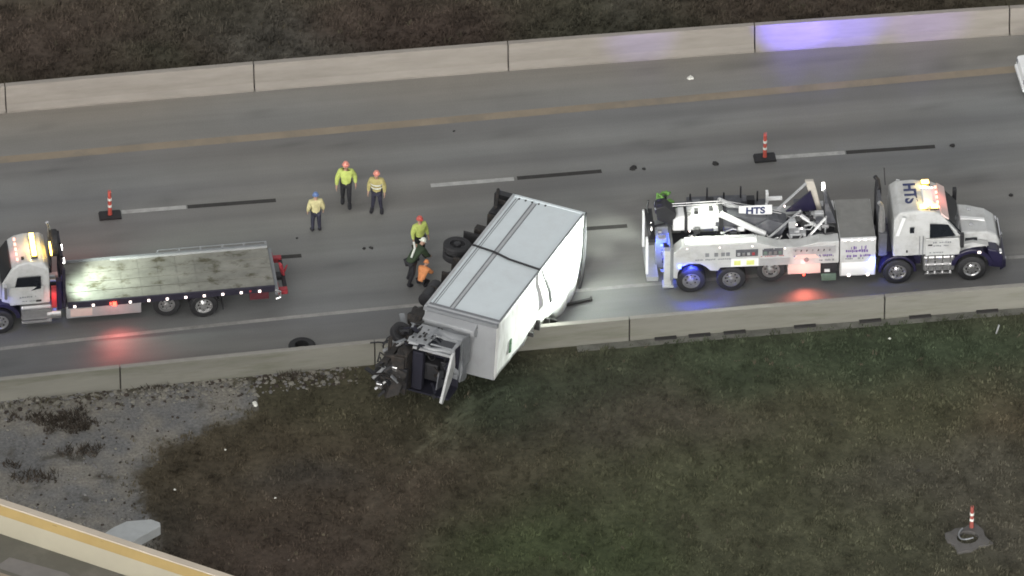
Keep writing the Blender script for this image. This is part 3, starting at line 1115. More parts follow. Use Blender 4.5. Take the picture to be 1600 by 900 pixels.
for y in (-0.8, 0.66):
    part('fog_lamp', MB().box(11.6, 11.66, y, y + 0.14, 0.52, 0.66), chrome, bp_)
part('under_shroud', MB().box(7.0, 8.5, -0.8, 0.8, 0.60, 1.22), navy, wreck)
part('under_shroud', MB().box(9.72, 10.0, -0.9, 0.9, 0.55, 1.2), navy, wreck)
for s in (-1, 1):
    part('exhaust_stack', MB().tube([(7.02, s * 0.78, 1.3), (7.02, s * 0.78, 2.9), (7.0, s * 0.78, 3.35), (6.9, s * 0.78, 3.5)], [0.13, 0.13, 0.08, 0.08], 12), black_metal if s > 0 else steel, wreck, smooth=True)
part('headache_rack', MB().box(6.96, 7.08, -0.62, 0.62, 1.3, 3.0).box(6.9, 7.2, -1.0, -0.85, 1.2, 2.2), slate, wreck)
part('antenna', MB().tube([(7.3, 0.9, 3.0), (7.25, 0.95, 3.75)], 0.02, 6), black_metal, wreck)

# tool cabinet behind the cab
tc_ = part('tool_cabinet', MB().box(5.46, 6.78, -1.24, 1.24, 0.50, 2.14), white_paint, wreck, bevel=0.02)
part('cabinet_deck', MB().box(5.48, 6.76, -1.14, 1.20, 2.142, 2.17), deck_grey, tc_)
part('cabinet_edge', MB().box(5.46, 6.78, -1.25, -1.15, 2.14, 2.22), white_lit_paint, tc_)
strokes(tc_, 5.62, 6.55, 1.52, 1.78, -1.242, letter_purple, 1, random.Random(2))
strokes(tc_, 5.85, 6.45, 1.58, 2.0, -1.243, letter_purple, 1, random.Random(4))
strokes(tc_, 5.7, 6.6, 1.30, 1.56, -1.2445, letter_purple, 1, random.Random(14))
strokes(tc_, 5.62, 6.45, 1.22, 1.40, -1.242, trim_grey, 1, random.Random(6))
part('cabinet_door', MB().box(5.52, 6.72, -1.238, -1.243, 0.54, 1.14), white_lit_paint, tc_)
for x in (5.75, 6.45):
    part('latch', MB().box(x, x + 0.10, -1.245, -1.275, 0.5, 0.58), lamp_glint, tc_)  # latch faces glow, a glint put into the material
for k in range(5):
    part('edge_lamp', MB().box(5.6 + 0.25 * k, 5.67 + 0.25 * k, -1.25, -1.27, 2.14, 2.19), lamp_glint, tc_)
part('battery_box', MB().box(4.78, 5.38, -1.18, -0.7, 0.62, 1.16), black_metal, wreck)
part('hose_box', MB().box(4.80, 5.34, -1.22, -0.8, 0.30, 0.62), dull_green, wreck, bevel=0.02)
part('hose_box_lid', MB().box(4.9, 5.1, -1.225, -1.195, 0.72, 0.84), white_lit_paint, wreck)

# long side cabinets
ARCH = [(0 + 0.72 * cos(R(a)), 0.60 + 0.78 * sin(R(a))) for a in range(165, 20, -18)]
SIDE = [(-0.66, 0.72), (-0.50, 0.72)] + [(x, z) for x, z in [(-0.56, 1.0), (-0.40, 1.26), (-0.1, 1.38), (0.3, 1.34), (0.56, 1.18), (0.72, 1.02), (0.98, 1.0), (1.06, 1.14)]] + [(5.42, 1.14), (5.42, 2.12), (4.6, 2.06), (4.0, 1.95), (3.2, 1.98), (2.6, 2.16), (-0.3, 2.22), (-0.66, 1.9)]


def side_cabinet(s):
    """split into convex slabs so that the arches stay clean"""
    mb = MB()
    top = lambda x: 1.9 + (2.22 - 1.9) * (x + 0.66) / 0.36 if x < -0.3 else (2.22 if x < 2.4 else (2.22 - 0.26 * smooth(2.4, 3.2, x) + 0.17 * smooth(4.0, 4.7, x)))
    bot = [(-0.66, 0.72), (-0.52, 0.72), (-0.50, 1.0), (-0.36, 1.26), (-0.1, 1.38), (0.3, 1.36), (0.54, 1.2), (0.70, 1.02), (0.98, 1.0), (1.06, 1.14), (2.0, 1.14), (2.4, 1.14), (2.8, 1.14), (3.2, 1.14), (3.6, 1.14), (4.0, 1.14), (4.35, 1.14), (4.7, 1.14), (5.42, 1.14)]
    y0, y1 = s * 0.74, s * 1.24
    vs, fs = [], []
    for x, zb in bot:
        vs += [(x, y0, zb), (x, y1, zb), (x, y1, top(x)), (x, y0, top(x))]
    n = len(bot)
    for i in range(n - 1):
        a = 4 * i
        for k in range(4):
            b = (k + 1) % 4
            fs.append((a + k, a + b, a + 4 + b, a + 4 + k))
    fs += [(3, 2, 1, 0), (4 * n - 4, 4 * n - 3, 4 * n - 2, 4 * n - 1)]
    return mb.add(vs, fs)


for s in (-1, 1):
    sc = part('side_cabinet', side_cabinet(s), white_paint, wreck, bevel=0.015)
    if s < 0:
        part('cabinet_cap', MB().box(-0.25, 2.4, -1.2, -0.78, 2.222, 2.26), white_lit_paint, sc)
        part('cap_rail', MB().box(0.3, 2.3, -0.95, -0.85, 2.26, 2.33), trim_light, sc)
        for x in (0.5, 0.83, 1.08, 1.26):
            part('vent_port', MB().box(x, x + 0.14, -1.24, -1.262, 1.68, 1.84), trim_grey, sc)
        for x0, x1 in ((1.62, 2.44), (2.60, 3.36)):
            d = part('locker_door', MB().box(x0, x1, -1.24, -1.252, 1.62, 1.94), slate, sc)
            for k in range(4):
                part('locker_tool', MB().box(x0 + 0.06 + 0.18 * k, x0 + 0.16 + 0.18 * k, -1.252, -1.27, 1.68, 1.80), random.choice((trim_light, steel, red_paint, dull_green)), d)
        part('side_strip', MB().box(2.50, 3.62, -1.24, -1.262, 1.18, 1.50), trim_light, sc)
        part('lit_locker', MB().box(1.45, 2.46, -1.24, -1.256, 1.17, 1.52), white_lit_paint, sc)  # no lamp inside, the lit look is put in by lighter paint
        part('lime_board', MB().box(1.56, 1.80, -1.256, -1.27, 1.24, 1.44), lime_panel, sc)
        part('lime_board', MB().box(2.02, 2.30, -1.256, -1.27, 1.24, 1.44), lime_panel, sc)
        part('control_panel', MB().box(3.70, 5.3, -1.24, -1.256, 1.60, 1.95), trim_light, sc)
        for k in range(7):
            xx = 3.8 + 0.21 * k
            part('control_lever', MB().bar((xx, -1.25, 1.74), (xx + 0.02, -1.31, 1.84), 0.03), random.choice((black_metal, chrome, trim_grey)), sc)
        strokes(sc, 0.1, 1.5, 1.46, 1.62, -1.2425, trim_grey, 1, random.Random(19))
        strokes(sc, 2.5, 3.5, 1.54, 1.62, -1.2425, red_paint, 1, random.Random(20))
        strokes(sc, 3.75, 5.2, 1.45, 1.6, -1.2425, letter_purple, 1, random.Random(21))
        strokes(sc, 4.7, 5.3, 1.2, 1.58, -1.242, trim_grey, 2, random.Random(9))
        part('pump_box', MB().box(3.55, 4.76, -1.20, -0.72, 0.66, 1.40).prism([(3.75, 1.4), (4.72, 1.4), (4.55, 1.62), (3.9, 1.62)], -1.255, -0.8), pink_lit_panel, wreck, bevel=0.02)
        part('pump_dial', MB().lathe([(0.001, 0), (0.09, 0), (0.09, 0.03), (0.001, 0.03)], 12, 'y', (4.22, -1.285, 1.36)), trim_grey, wreck)
        for k in range(14):
            x = -0.2 + 0.4 * k
            if x < 5.3:
                part('rivet_lamp', MB().box(x, x + 0.05, -1.24, -1.255, 2.06 if x < 2.5 else 1.9, 2.10 if x < 2.5 else 1.94), lamp_glint if k % 3 == 0 else trim_light, sc)
    else:
        part('cabinet_cap', MB().box(-0.5, 3.0, 0.72, 1.24, 2.222, 2.34).box(0.0, 2.2, 0.9, 1.3, 2.34, 2.52), slate, sc)
        for k in range(5):
            part('cargo_stake', MB().box(0.1 + 0.62 * k, 0.16 + 0.62 * k, 1.1, 1.16, 2.34, 2.78 + 0.25 * (k % 2)), black_metal, sc)
        for k in range(6):
            x = -0.3 + 0.5 * k
            part('rigging_block', MB().box(x, x + 0.28, 0.78, 1.06, 2.34, 2.5 + 0.08 * (k % 3)), random.choice((black_metal, slate, trim_grey)), sc)
part('body_floor', MB().box(-0.6, 5.44, -0.74, 0.74, 1.18, 1.30), slate, wreck)
bd = part('boom_sign', MB().box(1.82, 3.05, -0.06, 0.0, 2.60, 3.02), white_lit_paint, wreck, bevel=0.02)
link('sign_letters', text_mesh('HTS', 0.40, letter_blue), bd, (2.43, -0.067, 2.80), (pi / 2, 0, 0))

# rotator turret and boom folded to the rear
part('turret', MB().lathe([(0.001, 1.3), (0.62, 1.3), (0.62, 1.5), (0.5, 1.55), (0.5, 1.75), (0.001, 1.75)], 20, 'z', (2.6, 0, 0)), navy, wreck)
part('turret_post', MB().prism([(2.2, 1.7), (3.3, 1.7), (3.6, 2.3), (2.9, 2.6), (2.4, 2.3)], -0.36, 0.36), slate, wreck, bevel=0.03)
bm_ = part('boom', MB().prism([(-0.62, 2.22), (1.15, 2.26), (1.15, 2.92), (-0.4, 2.86), (-0.62, 2.7)], -0.34, 0.30), white_lit_paint, wreck, bevel=0.04)
part('boom_stage', MB().prism([(1.15, 2.30), (3.2, 2.0), (3.3, 2.5), (1.15, 2.82)], -0.26, 0.26), slate, bm_, bevel=0.03)
part('boom_collar', MB().box(1.06, 1.22, -0.40, 0.36, 2.16, 3.06), black_metal, bm_)
part('boom_collar', MB().box(-0.2, -0.1, -0.4, 0.36, 2.18, 2.92), black_metal, bm_)
for y in (-0.42, 0.40):
    part('boom_ram', MB().tube([(1.1, y, 3.0), (2.75, y, 1.98)], 0.12, 12), white_lit_paint, bm_, smooth=True)
for y in (0.1, 0.24):
    part('boom_cable', MB().tube([(-0.9, y, 3.05), (1.3, y, 3.09), (3.4, y, 2.5)], 0.022, 6), steel, bm_)
for k in range(5):
    part('boom_fitting', MB().box(-0.1 + 0.27 * k, 0.05 + 0.27 * k, -0.3 + 0.06 * k, -0.12 + 0.06 * k, 2.9, 3.04), black_metal if k % 2 else steel, bm_)
tp = part('boom_head', MB().prism([(-1.2, 2.7), (-0.6, 2.4), (-0.5, 2.95), (-0.9, 3.35), (-1.25, 3.25)], -0.26, 0.26), black_metal, wreck, bevel=0.03)
for s in (-0.16, 0.16):
    part('sheave', MB().lathe([(0.05, -0.05), (0.24, -0.06), (0.20, 0), (0.24, 0.06), (0.05, 0.05)], 16, 'y', (-1.05, s, 3.1)), navy, tp)
gs = MB()
rr = random.Random(12)
for k in range(9):
    pts = []
    a0 = rr.uniform(0, 6)
    for q in range(9):
        a = a0 + q * 0.8
        pts.append((-0.92 + 0.03 * q + rr.uniform(-0.07, 0.07) + 0.24 * cos(a), 0.45 + 0.2 * sin(a), 3.35 - 0.12 * q + rr.uniform(-0.08, 0.08)))
    gs.tube(pts, 0.05, 6)
part('green_sling', gs, green_strap, wreck, smooth=True)
part('sling_hook', MB().bar((-0.80, 0.42, 2.2), (-0.85, 0.42, 3.3), 0.09), black_metal, wreck)
# winches and the A-frame mast at the front of the deck
for s in (-0.3, 0.3):
    wn_ = part('winch', MB().lathe([(0.001, -0.24), (0.27, -0.24), (0.27, -0.2), (0.18, -0.19), (0.18, 0.19), (0.27, 0.2), (0.27, 0.24), (0.001, 0.24)], 16, 'y', (3.9, s * 1.1, 1.75)), navy, wreck, smooth=True)
    part('winch_rope', MB().lathe([(0.19, -0.17), (0.225, -0.17), (0.225, 0.17), (0.19, 0.17)], 16, 'y', (3.9, s * 1.1, 1.75)), steel, wn_)
ms = part('mast_plate', MB().prism([(4.30, 3.56), (4.62, 3.56), (4.98, 2.1), (4.72, 2.1)], 0.55, 0.72), beige_paint, wreck, bevel=0.02)
part('mast_strut', MB().bar((4.34, 0.55, 3.5), (2.9, 0.2, 2.2), 0.07), trim_light, ms)
part('mast_strut', MB().bar((4.1, 0.0, 2.45), (4.85, -0.3, 2.0), 0.10), white_lit_paint, ms)
part('mast_strut', MB().bar((4.95, -0.62, 2.75), (4.3, -0.62, 1.85), 0.07), white_lit_paint, ms)
part('mast_strut', MB().bar((2.9, -0.6, 1.95), (4.1, -0.1, 2.75), 0.06), trim_light, ms)
part('mast_strut', MB().bar((4.95, -0.62, 1.9), (4.98, -0.62, 2.85), 0.05), trim_light, ms)
part('mast_head', MB().box(2.9, 3.0, 0.9, 1.1, 2.4, 2.85).box(3.0, 3.5, 0.9, 1.0, 2.5, 2.62), white_lit_paint, ms)
part('mast_navy_board', MB().prism([(3.6, 2.3), (4.5, 3.2), (4.75, 2.3)], 0.44, 0.52), navy, ms)  # navy board between the mast struts
part('mast_wedge', MB().prism([(5.02, 2.14), (5.40, 2.14), (5.10, 3.05), (4.98, 3.05)], -0.15, 0.75), slate, ms)
part('deck_crate', MB().box(3.65, 4.25, -0.68, -0.3, 1.86, 2.12).box(3.72, 4.18, -0.686, -0.68, 1.92, 2.06), trim_light, wreck)
part('crate_lid', MB().box(3.75, 4.15, -0.70, -0.69, 1.93, 2.05), black_metal, wreck)
part('mast_lamp', MB().box(4.96, 5.06, 0.78, 0.95, 2.95, 3.2), lamp_white, ms)

rr = random.Random(77)
for k in range(16):
    x, y, z = rr.uniform(-1.2, 5.2), rr.uniform(-0.9, 0.9), rr.uniform(2.1, 2.6)
    part('deck_glint', MB().box(x, x + 0.05, y, y + 0.05, z, z + 0.05), lamp_glint, wreck)  # tiny glowing boxes added as glints, no real lamps
for k in range(120):
    x, y, z = rr.uniform(-0.3, 4.9), rr.uniform(-0.74, 0.9), rr.uniform(1.5, 2.45)
    if rr.random() < 0.5:
        part('deck_fitting', MB().box(x, x + rr.uniform(0.08, 0.35), y, y + rr.uniform(0.06, 0.25), z, z + rr.uniform(0.06, 0.3)), rr.choice((black_metal, chrome, trim_light, white_lit_paint, navy, slate, steel)), wreck, bevel=0.01)
    else:
        pts = [V((x, y, z))]
        for q in range(4):
            pts.append(pts[-1] + V((rr.uniform(0.05, 0.3), rr.uniform(-0.15, 0.15), rr.uniform(-0.15, 0.15))))
        part('hydraulic_hose', MB().tube(pts, rr.uniform(0.02, 0.045), 6), rr.choice((black_metal, rubber, chrome, trim_light, white_lit_paint)), wreck, smooth=True)
for k in range(4):
    x = 1.3 + 0.75 * k
    part('chain', MB().tube([(x, -0.76, 2.2), (x + 0.15, -0.74, 1.9), (x + 0.4, -0.74, 1.85), (x + 0.55, -0.76, 2.15)], 0.03, 6), steel, wreck)
# rear: underlift, tail board, lamps
part('tail_board', MB().box(-0.78, -0.66, -1.2, 1.2, 0.6, 2.1), trim_grey, wreck, bevel=0.02)
ul = part('underlift', MB().box(-1.25, -0.78, -0.22, 0.22, 0.45, 2.35).box(-1.6, -1.25, -0.12, 0.12, 0.35, 0.6), trim_grey, wreck, bevel=0.03)
for y in (-0.9, 0.74):
    part('underlift_leg', MB().box(-1.66, -1.56, y, y + 0.16, 0.7, 2.35), white_lit_paint, ul, bevel=0.02)
part('underlift_bar', MB().box(-1.62, -1.2, -0.95, 0.95, 0.42, 0.62), trim_light, ul)
part('underlift_bar', MB().box(-1.58, -1.3, -0.92, 0.92, 2.2, 2.36), black_metal, ul)
for s in (-1, 1):
    part('outrigger', MB().box(-1.0, -0.72, s * 0.85, s * 1.12, 0.35, 1.9).box(-1.05, -0.65, s * 0.8, s * 1.2, 0.26, 0.35), white_paint if s < 0 else trim_grey, wreck, bevel=0.02)
    part('chain_hook', MB().tube([(-1.4, s * 0.6, 2.3), (-1.5, s * 0.66, 2.6), (-1.45, s * 0.7, 2.9)], 0.04, 6), black_metal, wreck)
rr = random.Random(31)
for k in range(26):
    y = rr.uniform(-1.1, 1.0)
    z = rr.uniform(0.7, 2.2)
    xx = rr.uniform(-1.25, -0.9)
    part('tail_fitting', MB().box(xx, xx + 0.14, y, y + rr.uniform(0.06, 0.2), z, z + rr.uniform(0.06, 0.16)), rr.choice((chrome, trim_light, navy, black_metal)), wreck)
part('tail_lamp', MB().box(-0.83, -0.76, -1.05, -0.85, 1.25, 1.45), lamp_blue, wreck)
part('tail_lamp', MB().box(-0.83, -0.76, -0.2, 0.0, 1.9, 2.05), lamp_blue, wreck)
part('side_strobe', MB().box(-0.50, -0.38, -1.25, -1.30, 1.22, 1.36), lamp_blue, wreck)
part('side_strobe', MB().box(6.60, 6.68, -1.245, -1.29, 0.95, 1.35), lamp_blue, wreck)
part('side_strobe', MB().box(4.10, 4.18, -1.20, -1.24, 0.60, 0.66), lamp_red, wreck)
fl = part('flood_lamp', MB().box(-1.42, -1.30, -0.55, -0.2, 2.40, 2.62).bar((-0.9, -0.35, 2.6), (-1.31, -0.35, 2.5), 0.06), black_metal, wreck)
part('flood_lens', MB().box(-1.435, -1.42, -0.53, -0.22, 2.42, 2.6), lamp_white, fl)
W = wreck
WARM, COOL = (1.0, 0.72, 0.28), (0.92, 1.0, 0.90)
lamp(W, (-1.52, -0.38, 2.50), (-5.0, -0.4, 1.5), COOL, 8000, 54, 1.0, 0.12)
lamp(W, (-1.50, -0.38, 2.50), (-6.4, -3.2, 2.0), COOL, 14000, 52, 1.0, 0.12)     # onto the overturned box
lamp(W, (0.4, -0.1, 4.4), (0.9, -0.8, 2.2), (0.95, 1.0, 0.85), 800, 80, 1.0)
lamp(W, (8.75, 0.62, 3.34), (8.3, 0.1, 3.1), WARM, 22, 150)
lamp(W, (8.70, -0.62, 3.32), (8.6, -0.45, 3.1), WARM, 22, 150)
lamp(W, (9.4, 0, 3.4), (9.15, 0, 2.9), (1, 0.25, 0.2), 14, 120)
lamp(W, (-0.40, -1.50, 1.30), (0.1, -1.05, 1.0), (0.05, 0.08, 1.0), 260, 85, 1.0)
lamp(W, (0.0, -1.05, 1.30), (0.1, -1.18, 0.8), (0.05, 0.08, 1.0), 260, 95, 1.0)
lamp(W, (-1.5, -0.5, 1.9), (-0.8, -0.5, 1.5), (0.08, 0.14, 1.0), 420, 110)
lamp(W, (6.64, -1.42, 1.15), (6.7, -1.25, 1.1), (0.12, 0.18, 1.0), 50, 150)
lamp(W, (7.0, -0.9, 1.9), (7.1, -0.9, 0.9), (0.08, 0.1, 1.0), 110, 110)
lamp(W, (4.14, -1.65, 0.9), (4.14, -1.2, 1.05), (1, 0.22, 0.18), 15, 150)
lamp(W, (4.14, -1.3, 0.62), (4.2, -2.2, 0), (1, 0.20, 0.13), 120, 140, 1.0)
lamp(W, (3.2, -0.9, 0.9), (3.0, -1.0, 0.4), (1, 0.1, 0.1), 12, 140)
lamp(W, (3.4, 1.3, 1.6), (4.6, 9.9, 1.35), (0.14, 0.10, 1.0), 30000, 17, 1.0)
lamp(W, (3.4, 1.3, 1.6), (5.9, 9.8, 1.35), (0.14, 0.10, 1.0), 18000, 17, 1.0)
lamp(W, (-0.7, 0.9, 2.6), (-2.9, 2.4, 0), COOL, 900, 50, 1.0)
lamp(W, (1.0, 1.3, 1.6), (-0.3, 10.2, 1.3), (0.18, 0.12, 1.0), 3200, 17, 1.0)
lamp(W, (7.6, 1.2, 1.6), (9.3, 9.6, 1.3), (0.25, 0.12, 1.0), 5000, 18, 1.0)

# ------------------------------------------------------------------ rollback carrier (left)
ry = heading(0.084) + pi
rl = at(319, 495) + V((sin(ry), -cos(ry), 0)) * 1.15
roll = thing('rollback_tow_truck', 'white flatbed tow truck with empty weathered metal bed, facing left', 'tow truck', rl, ry)
# local x forward (to the left of the picture), y = +1.15 is the side towards the camera
fr = MB()
for s in (-0.42, 0.42):
    fr.box(-2.3, 8.6, s - 0.06, s + 0.06, 0.66, 0.92)
for x in (0, 1.36, 7.4):
    fr.box(x - 0.09, x + 0.09, -0.95, 0.95, 0.42, 0.58)
part('chassis', fr, black_metal, roll)
for s in (-1, 1):
    wheel(roll, 0, s * 1.05, 0.52, s, 0.52, 0.30, chrome, 0.09)
    wheel(roll, 0, s * 0.70, 0.52, s, 0.52, 0.28, steel, 0.09)
    wheel(roll, 1.36, s * 0.96, 0.64, s, 0.50, 0.28, steel, 0.09)
    wheel(roll, 7.5, s * 1.02, 0.52, s, 0.52, 0.30, steel, 0.05)
    part('side_skirt', MB().box(2.3, 5.05, s * 0.95, s * 1.12, 0.42, 0.95), trim_light, roll, bevel=0.02)
    part('skirt_locker', MB().box(4.1, 4.9, s * 1.12, s * 1.135, 0.5, 0.85), pink_lit_panel, roll)
    part('mudguard', MB().arc(0, 0.52, 0.56, 0.60, 20, 160, s * 0.85, s * 1.2, 10), black_metal, roll)
    part('mud_flap', MB().box(-0.72, -0.68, s * 0.75, s * 1.2, 0.3, 0.9), rubber, roll)
    part('air_tank', MB().tube([(5.25, s * 0.95, 0.62), (5.75, s * 0.95, 0.62)], 0.22, 12), steel, roll, smooth=True)
bed = part('bed', MB().box(-2.62, 5.0, -1.23, 1.23, 1.02, 1.17), bed_metal, roll, bevel=0.01)
pl = MB()
for k in range(11):
    pl.box(-2.6 + 0.69 * k, -1.92 + 0.69 * k - 0.012, -1.14, 1.14, 1.171, 1.177)
part('bed_plate', pl, bed_metal, bed)
for y in (-0.55, 0.0, 0.55):
    part('bed_rib', MB().box(-2.5, 4.9, y - 0.025, y + 0.025, 1.178, 1.196), bed_metal, bed)
part('near_rail', MB().box(-2.62, 5.0, 1.19, 1.26, 0.98, 1.25), rail_dark, bed, bevel=0.01)
rl_ = MB().box(-2.62, 5.0, -1.27, -1.20, 1.0, 1.26)
rl_.box(-2.6, 1.4, -1.29, -1.26, 1.36, 1.39)
for k in range(6):
    rl_.box(-2.6 + 0.8 * k, -2.54 + 0.8 * k, -1.30, -1.26, 1.1, 1.36)
part('far_rail', rl_, trim_grey, bed)
part('rail_cap', MB().box(-2.6, 3.2, -1.19, -1.12, 1.18, 1.24), trim_light, bed)
for k in range(11):
    x = 4.75 - 0.68 * k
    if abs(x - 3.4) > 0.35:
        part('marker_lamp', MB().box(x - 0.045, x + 0.045, 1.26, 1.29, 1.03, 1.11), lamp_glint, bed)
part('red_marker', MB().box(3.22, 3.36, 1.26, 1.31, 0.98, 1.14), lamp_red, bed)
part('red_marker', MB().box(3.40, 3.46, 1.26, 1.30, 1.04, 1.12), lamp_red, bed)
for x, z in ((-1.75, 1.06), (-2.1, 0.98)):
    part('red_reflector', MB().box(x, x + 0.08, 1.26, 1.28, z, z + 0.08), red_paint, bed)
part('tail_frame', MB().box(-2.75, -2.62, -1.2, 1.2, 0.8, 1.1), trim_grey, bed)
for y in (-0.9, 0.9):
    part('tail_light', MB().box(-2.78, -2.75, y - 0.14, y + 0.14, 0.88, 1.02), red_paint, bed)
wlft = part('wheel_lift', MB().box(-3.0, -2.3, -0.15, 0.15, 0.62, 0.80).box(-3.12, -2.98, -1.0, 1.0, 0.62, 0.78), black_metal, roll, bevel=0.02)
part('lift_arm', MB().box(-3.1, -2.75, -1.05, -0.85, 0.66, 0.86), red_paint, wlft)
part('lift_arm', MB().box(-3.1, -2.75, 0.85, 1.05, 0.66, 0.86), red_paint, wlft)
part('lift_flag', MB().bar((-3.05, 0.05, 0.8), (-2.95, 0.1, 1.35), 0.16, 0.08), red_paint, wlft)
part('lift_flag', MB().bar((-3.12, -0.1, 0.8), (-3.2, -0.06, 1.1), 0.14, 0.05), red_paint, wlft)
part('tow_hook', MB().tube([(-2.62, 1.18, 1.0), (-2.82, 1.2, 0.9), (-2.84, 1.2, 0.68), (-2.66, 1.2, 0.6)], 0.05, 8), chrome, roll, smooth=True)
part('pintle_box', MB().box(-2.4, -1.7, 0.75, 1.15, 0.6, 0.92), mat('dull_red', (0.10, 0.022, 0.03), 0.6, 0, 0.2, 4), roll)
# headache rack and cab
hr = MB().box(5.06, 5.16, -1.15, 1.2, 1.0, 1.25)
for y in (-1.1, -0.4, 0.4, 1.12):
    hr.box(5.05, 5.15, y - 0.05, y + 0.05, 1.2, 2.75)
hr.box(5.05, 5.15, -1.15, 1.17, 1.9, 2.0).box(5.05, 5.15, -1.15, 0.6, 2.65, 2.75)
rack = part('headache_rack', hr, rail_dark, roll)
part('rack_mesh', MB().box(5.08, 5.12, -1.05, 1.07, 1.25, 2.65), rail_dark, rack)
part('red_panel', MB().box(5.40, 5.58, 1.12, 1.2, 1.05, 2.02), red_paint, rack)
part('rack_post', MB().box(5.2, 5.38, 0.9, 1.15, 0.9, 2.2), navy, rack)
part('spare_tyre', MB().lathe([(0.26, -0.12), (0.44, -0.14), (0.5, -0.08), (0.5, 0.08), (0.44, 0.14), (0.26, 0.12)], 20, 'x', (5.30, -0.25, 2.92), closed=True), rubber, rack, smooth=True)
part('rack_lamp', MB().box(5.44, 5.5, -0.30, 0.35, 2.8, 2.95), lamp_amber, rack)
part('exhaust_stack', MB().tube([(5.42, -1.0, 1.0), (5.42, -1.0, 3.1), (5.48, -1.0, 3.3)], 0.07, 10), chrome, roll, smooth=True)
rc = part('cab', MB().shell([(5.62, 1.22, 1.12), (5.62, 2.2, 1.14), (5.64, 2.72, 1.08), (5.8, 2.96, 0.92), (6.4, 3.0, 0.90), (6.75, 2.92, 0.90), (6.95, 2.78, 0.92), (7.35, 2.15, 1.0), (7.4, 1.22, 1.02)]), white_paint, roll, bevel=0.06)
part('windshield', MB().shell([(6.98, 2.74, 0.84), (7.02, 2.76, 0.84), (7.38, 2.18, 0.92), (7.33, 2.16, 0.92)]), glass, rc)
for s in (-1, 1):
    d = part('door', MB().prism([(5.85, 1.26), (5.85, 2.05), (7.1, 2.05), (7.2, 1.7), (7.1, 1.26)], s * 1.10, s * 1.15), white_paint, rc, bevel=0.015)
    wv = [(5.95, s * 1.132, 1.96), (6.98, s * 1.10, 1.72), (6.80, s * 1.06, 2.45), (5.95, s * 1.10, 2.48)]
    wv2 = [(x, y + s * 0.03, z) for x, y, z in wv]
    part('side_window', MB().add(wv + wv2, [(0, 1, 2, 3), (7, 6, 5, 4), (0, 4, 5, 1), (1, 5, 6, 2), (2, 6, 7, 3), (3, 7, 4, 0)]), glass, rc)
    part('door_handle', MB().box(5.95, 6.15, s * 1.15, s * 1.17, 1.36, 1.44), scrap_dark, d)
    part('mirror', MB().box(7.2, 7.32, s * 1.22, s * 1.42, 1.75, 2.35), chrome, roll, bevel=0.03)
    t_ = part('fuel_tank', MB().box(5.55, 6.72, s * 0.72, s * 1.10, 0.46, 1.14), steel, roll, bevel=0.08)
    part('step', MB().box(5.6, 6.7, s * 1.08, s * 1.2, 0.40, 0.46), chrome, t_)
    part('step', MB().box(5.6, 6.7, s * 1.08, s * 1.18, 0.98, 1.04), chrome, t_)
    part('fender', MB().arc(7.5, 0.6, 0.62, 0.78, 5, 175, s * 0.66, s * 1.16, 14), navy, roll, bevel=0.02)
strokes(rc, 6.1, 6.75, 1.52, 1.68, 1.152, trim_grey, 1, random.Random(15), 1)
strokes(rc, 6.15, 6.7, 1.36, 1.46, 1.152, trim_grey, 1, random.Random(16), 1)
rh = part('hood', MB().shell([(7.38, 1.0, 0.84), (7.38, 2.05, 0.88), (8.3, 1.85, 0.72), (8.6, 1.55, 0.64), (8.65, 0.9, 0.64)]), white_paint, roll, bevel=0.07)
part('bumper', MB().shell([(8.62, 0.4, 1.12), (8.62, 0.8, 1.12), (8.85, 0.78, 0.98), (8.85, 0.42, 0.98)]), chrome, roll, bevel=0.03)
part('grille', MB().box(8.64, 8.68, -0.5, 0.5, 0.95, 1.5), chrome, rh)
lbar = part('roof_light_bar', MB().box(6.0, 6.22, -0.7, 0.7, 3.0, 3.06), black_metal, rc)
for k in range(4):
    part('beacon_lens', MB().box(6.02, 6.2, -0.66 + 0.34 * k, -0.38 + 0.34 * k, 3.06, 3.15), lamp_amber, lbar, bevel=0.02)
for k in range(5):
    y = -0.6 + 0.3 * k
    part('clearance_lamp', MB().box(6.7, 6.78, y - 0.05, y + 0.05, 2.93, 2.99), lamp_pink, rc)
part('roof_mount', MB().box(6.5, 6.6, 0.55, 0.68, 2.96, 3.02), scrap_dark, rc)
Q = roll
part('work_lamp', MB().box(5.0, 5.06, 0.3, 0.5, 2.5, 2.62), lamp_white, rack)
part('work_lamp', MB().box(5.0, 5.06, -0.5, -0.3, 2.5, 2.62), lamp_white, rack)
lamp(Q, (4.88, 0.4, 2.56), (3.7, 0.3, 1.17), (0.82, 1.0, 0.84), 620, 100, 1.0)
lamp(Q, (4.88, -0.4, 2.56), (2.6, -0.5, 1.17), (0.90, 1.0, 0.85), 900, 80, 1.0)
lamp(Q, (6.1, 0.1, 3.5), (6.0, 0.1, 3.0), WARM, 40, 150)
lamp(Q, (6.95, 0.2, 3.3), (6.7, 0.2, 2.9), (1, 0.3, 0.25), 12, 120)
lamp(Q, (3.3, 1.34, 1.05), (3.1, 2.7, 0), (1, 0.16, 0.14), 150, 120, 1.0)
lamp(Q, (3.3, 1.5, 1.1), (3.3, 1.1, 0.7), (1, 0.15, 0.15), 10, 140)
lamp(Q, (5.5, 1.45, 1.6), (5.5, 1.15, 1.5), (1, 0.2, 0.18), 8, 140)
lamp(Q, (4.4, -1.4, 1.1), (4.2, -3.0, 0), (1, 0.15, 0.12), 70, 120, 1.0)
lamp(Q, (7.5, 1.5, 1.8), (7.4, 1.0, 1.3), (0.12, 0.15, 1.0), 14, 140)
lamp(Q, (5.35, 0.6, 2.0), (5.1, 0.6, 1.5), (0.12, 0.15, 1.0), 12, 150)

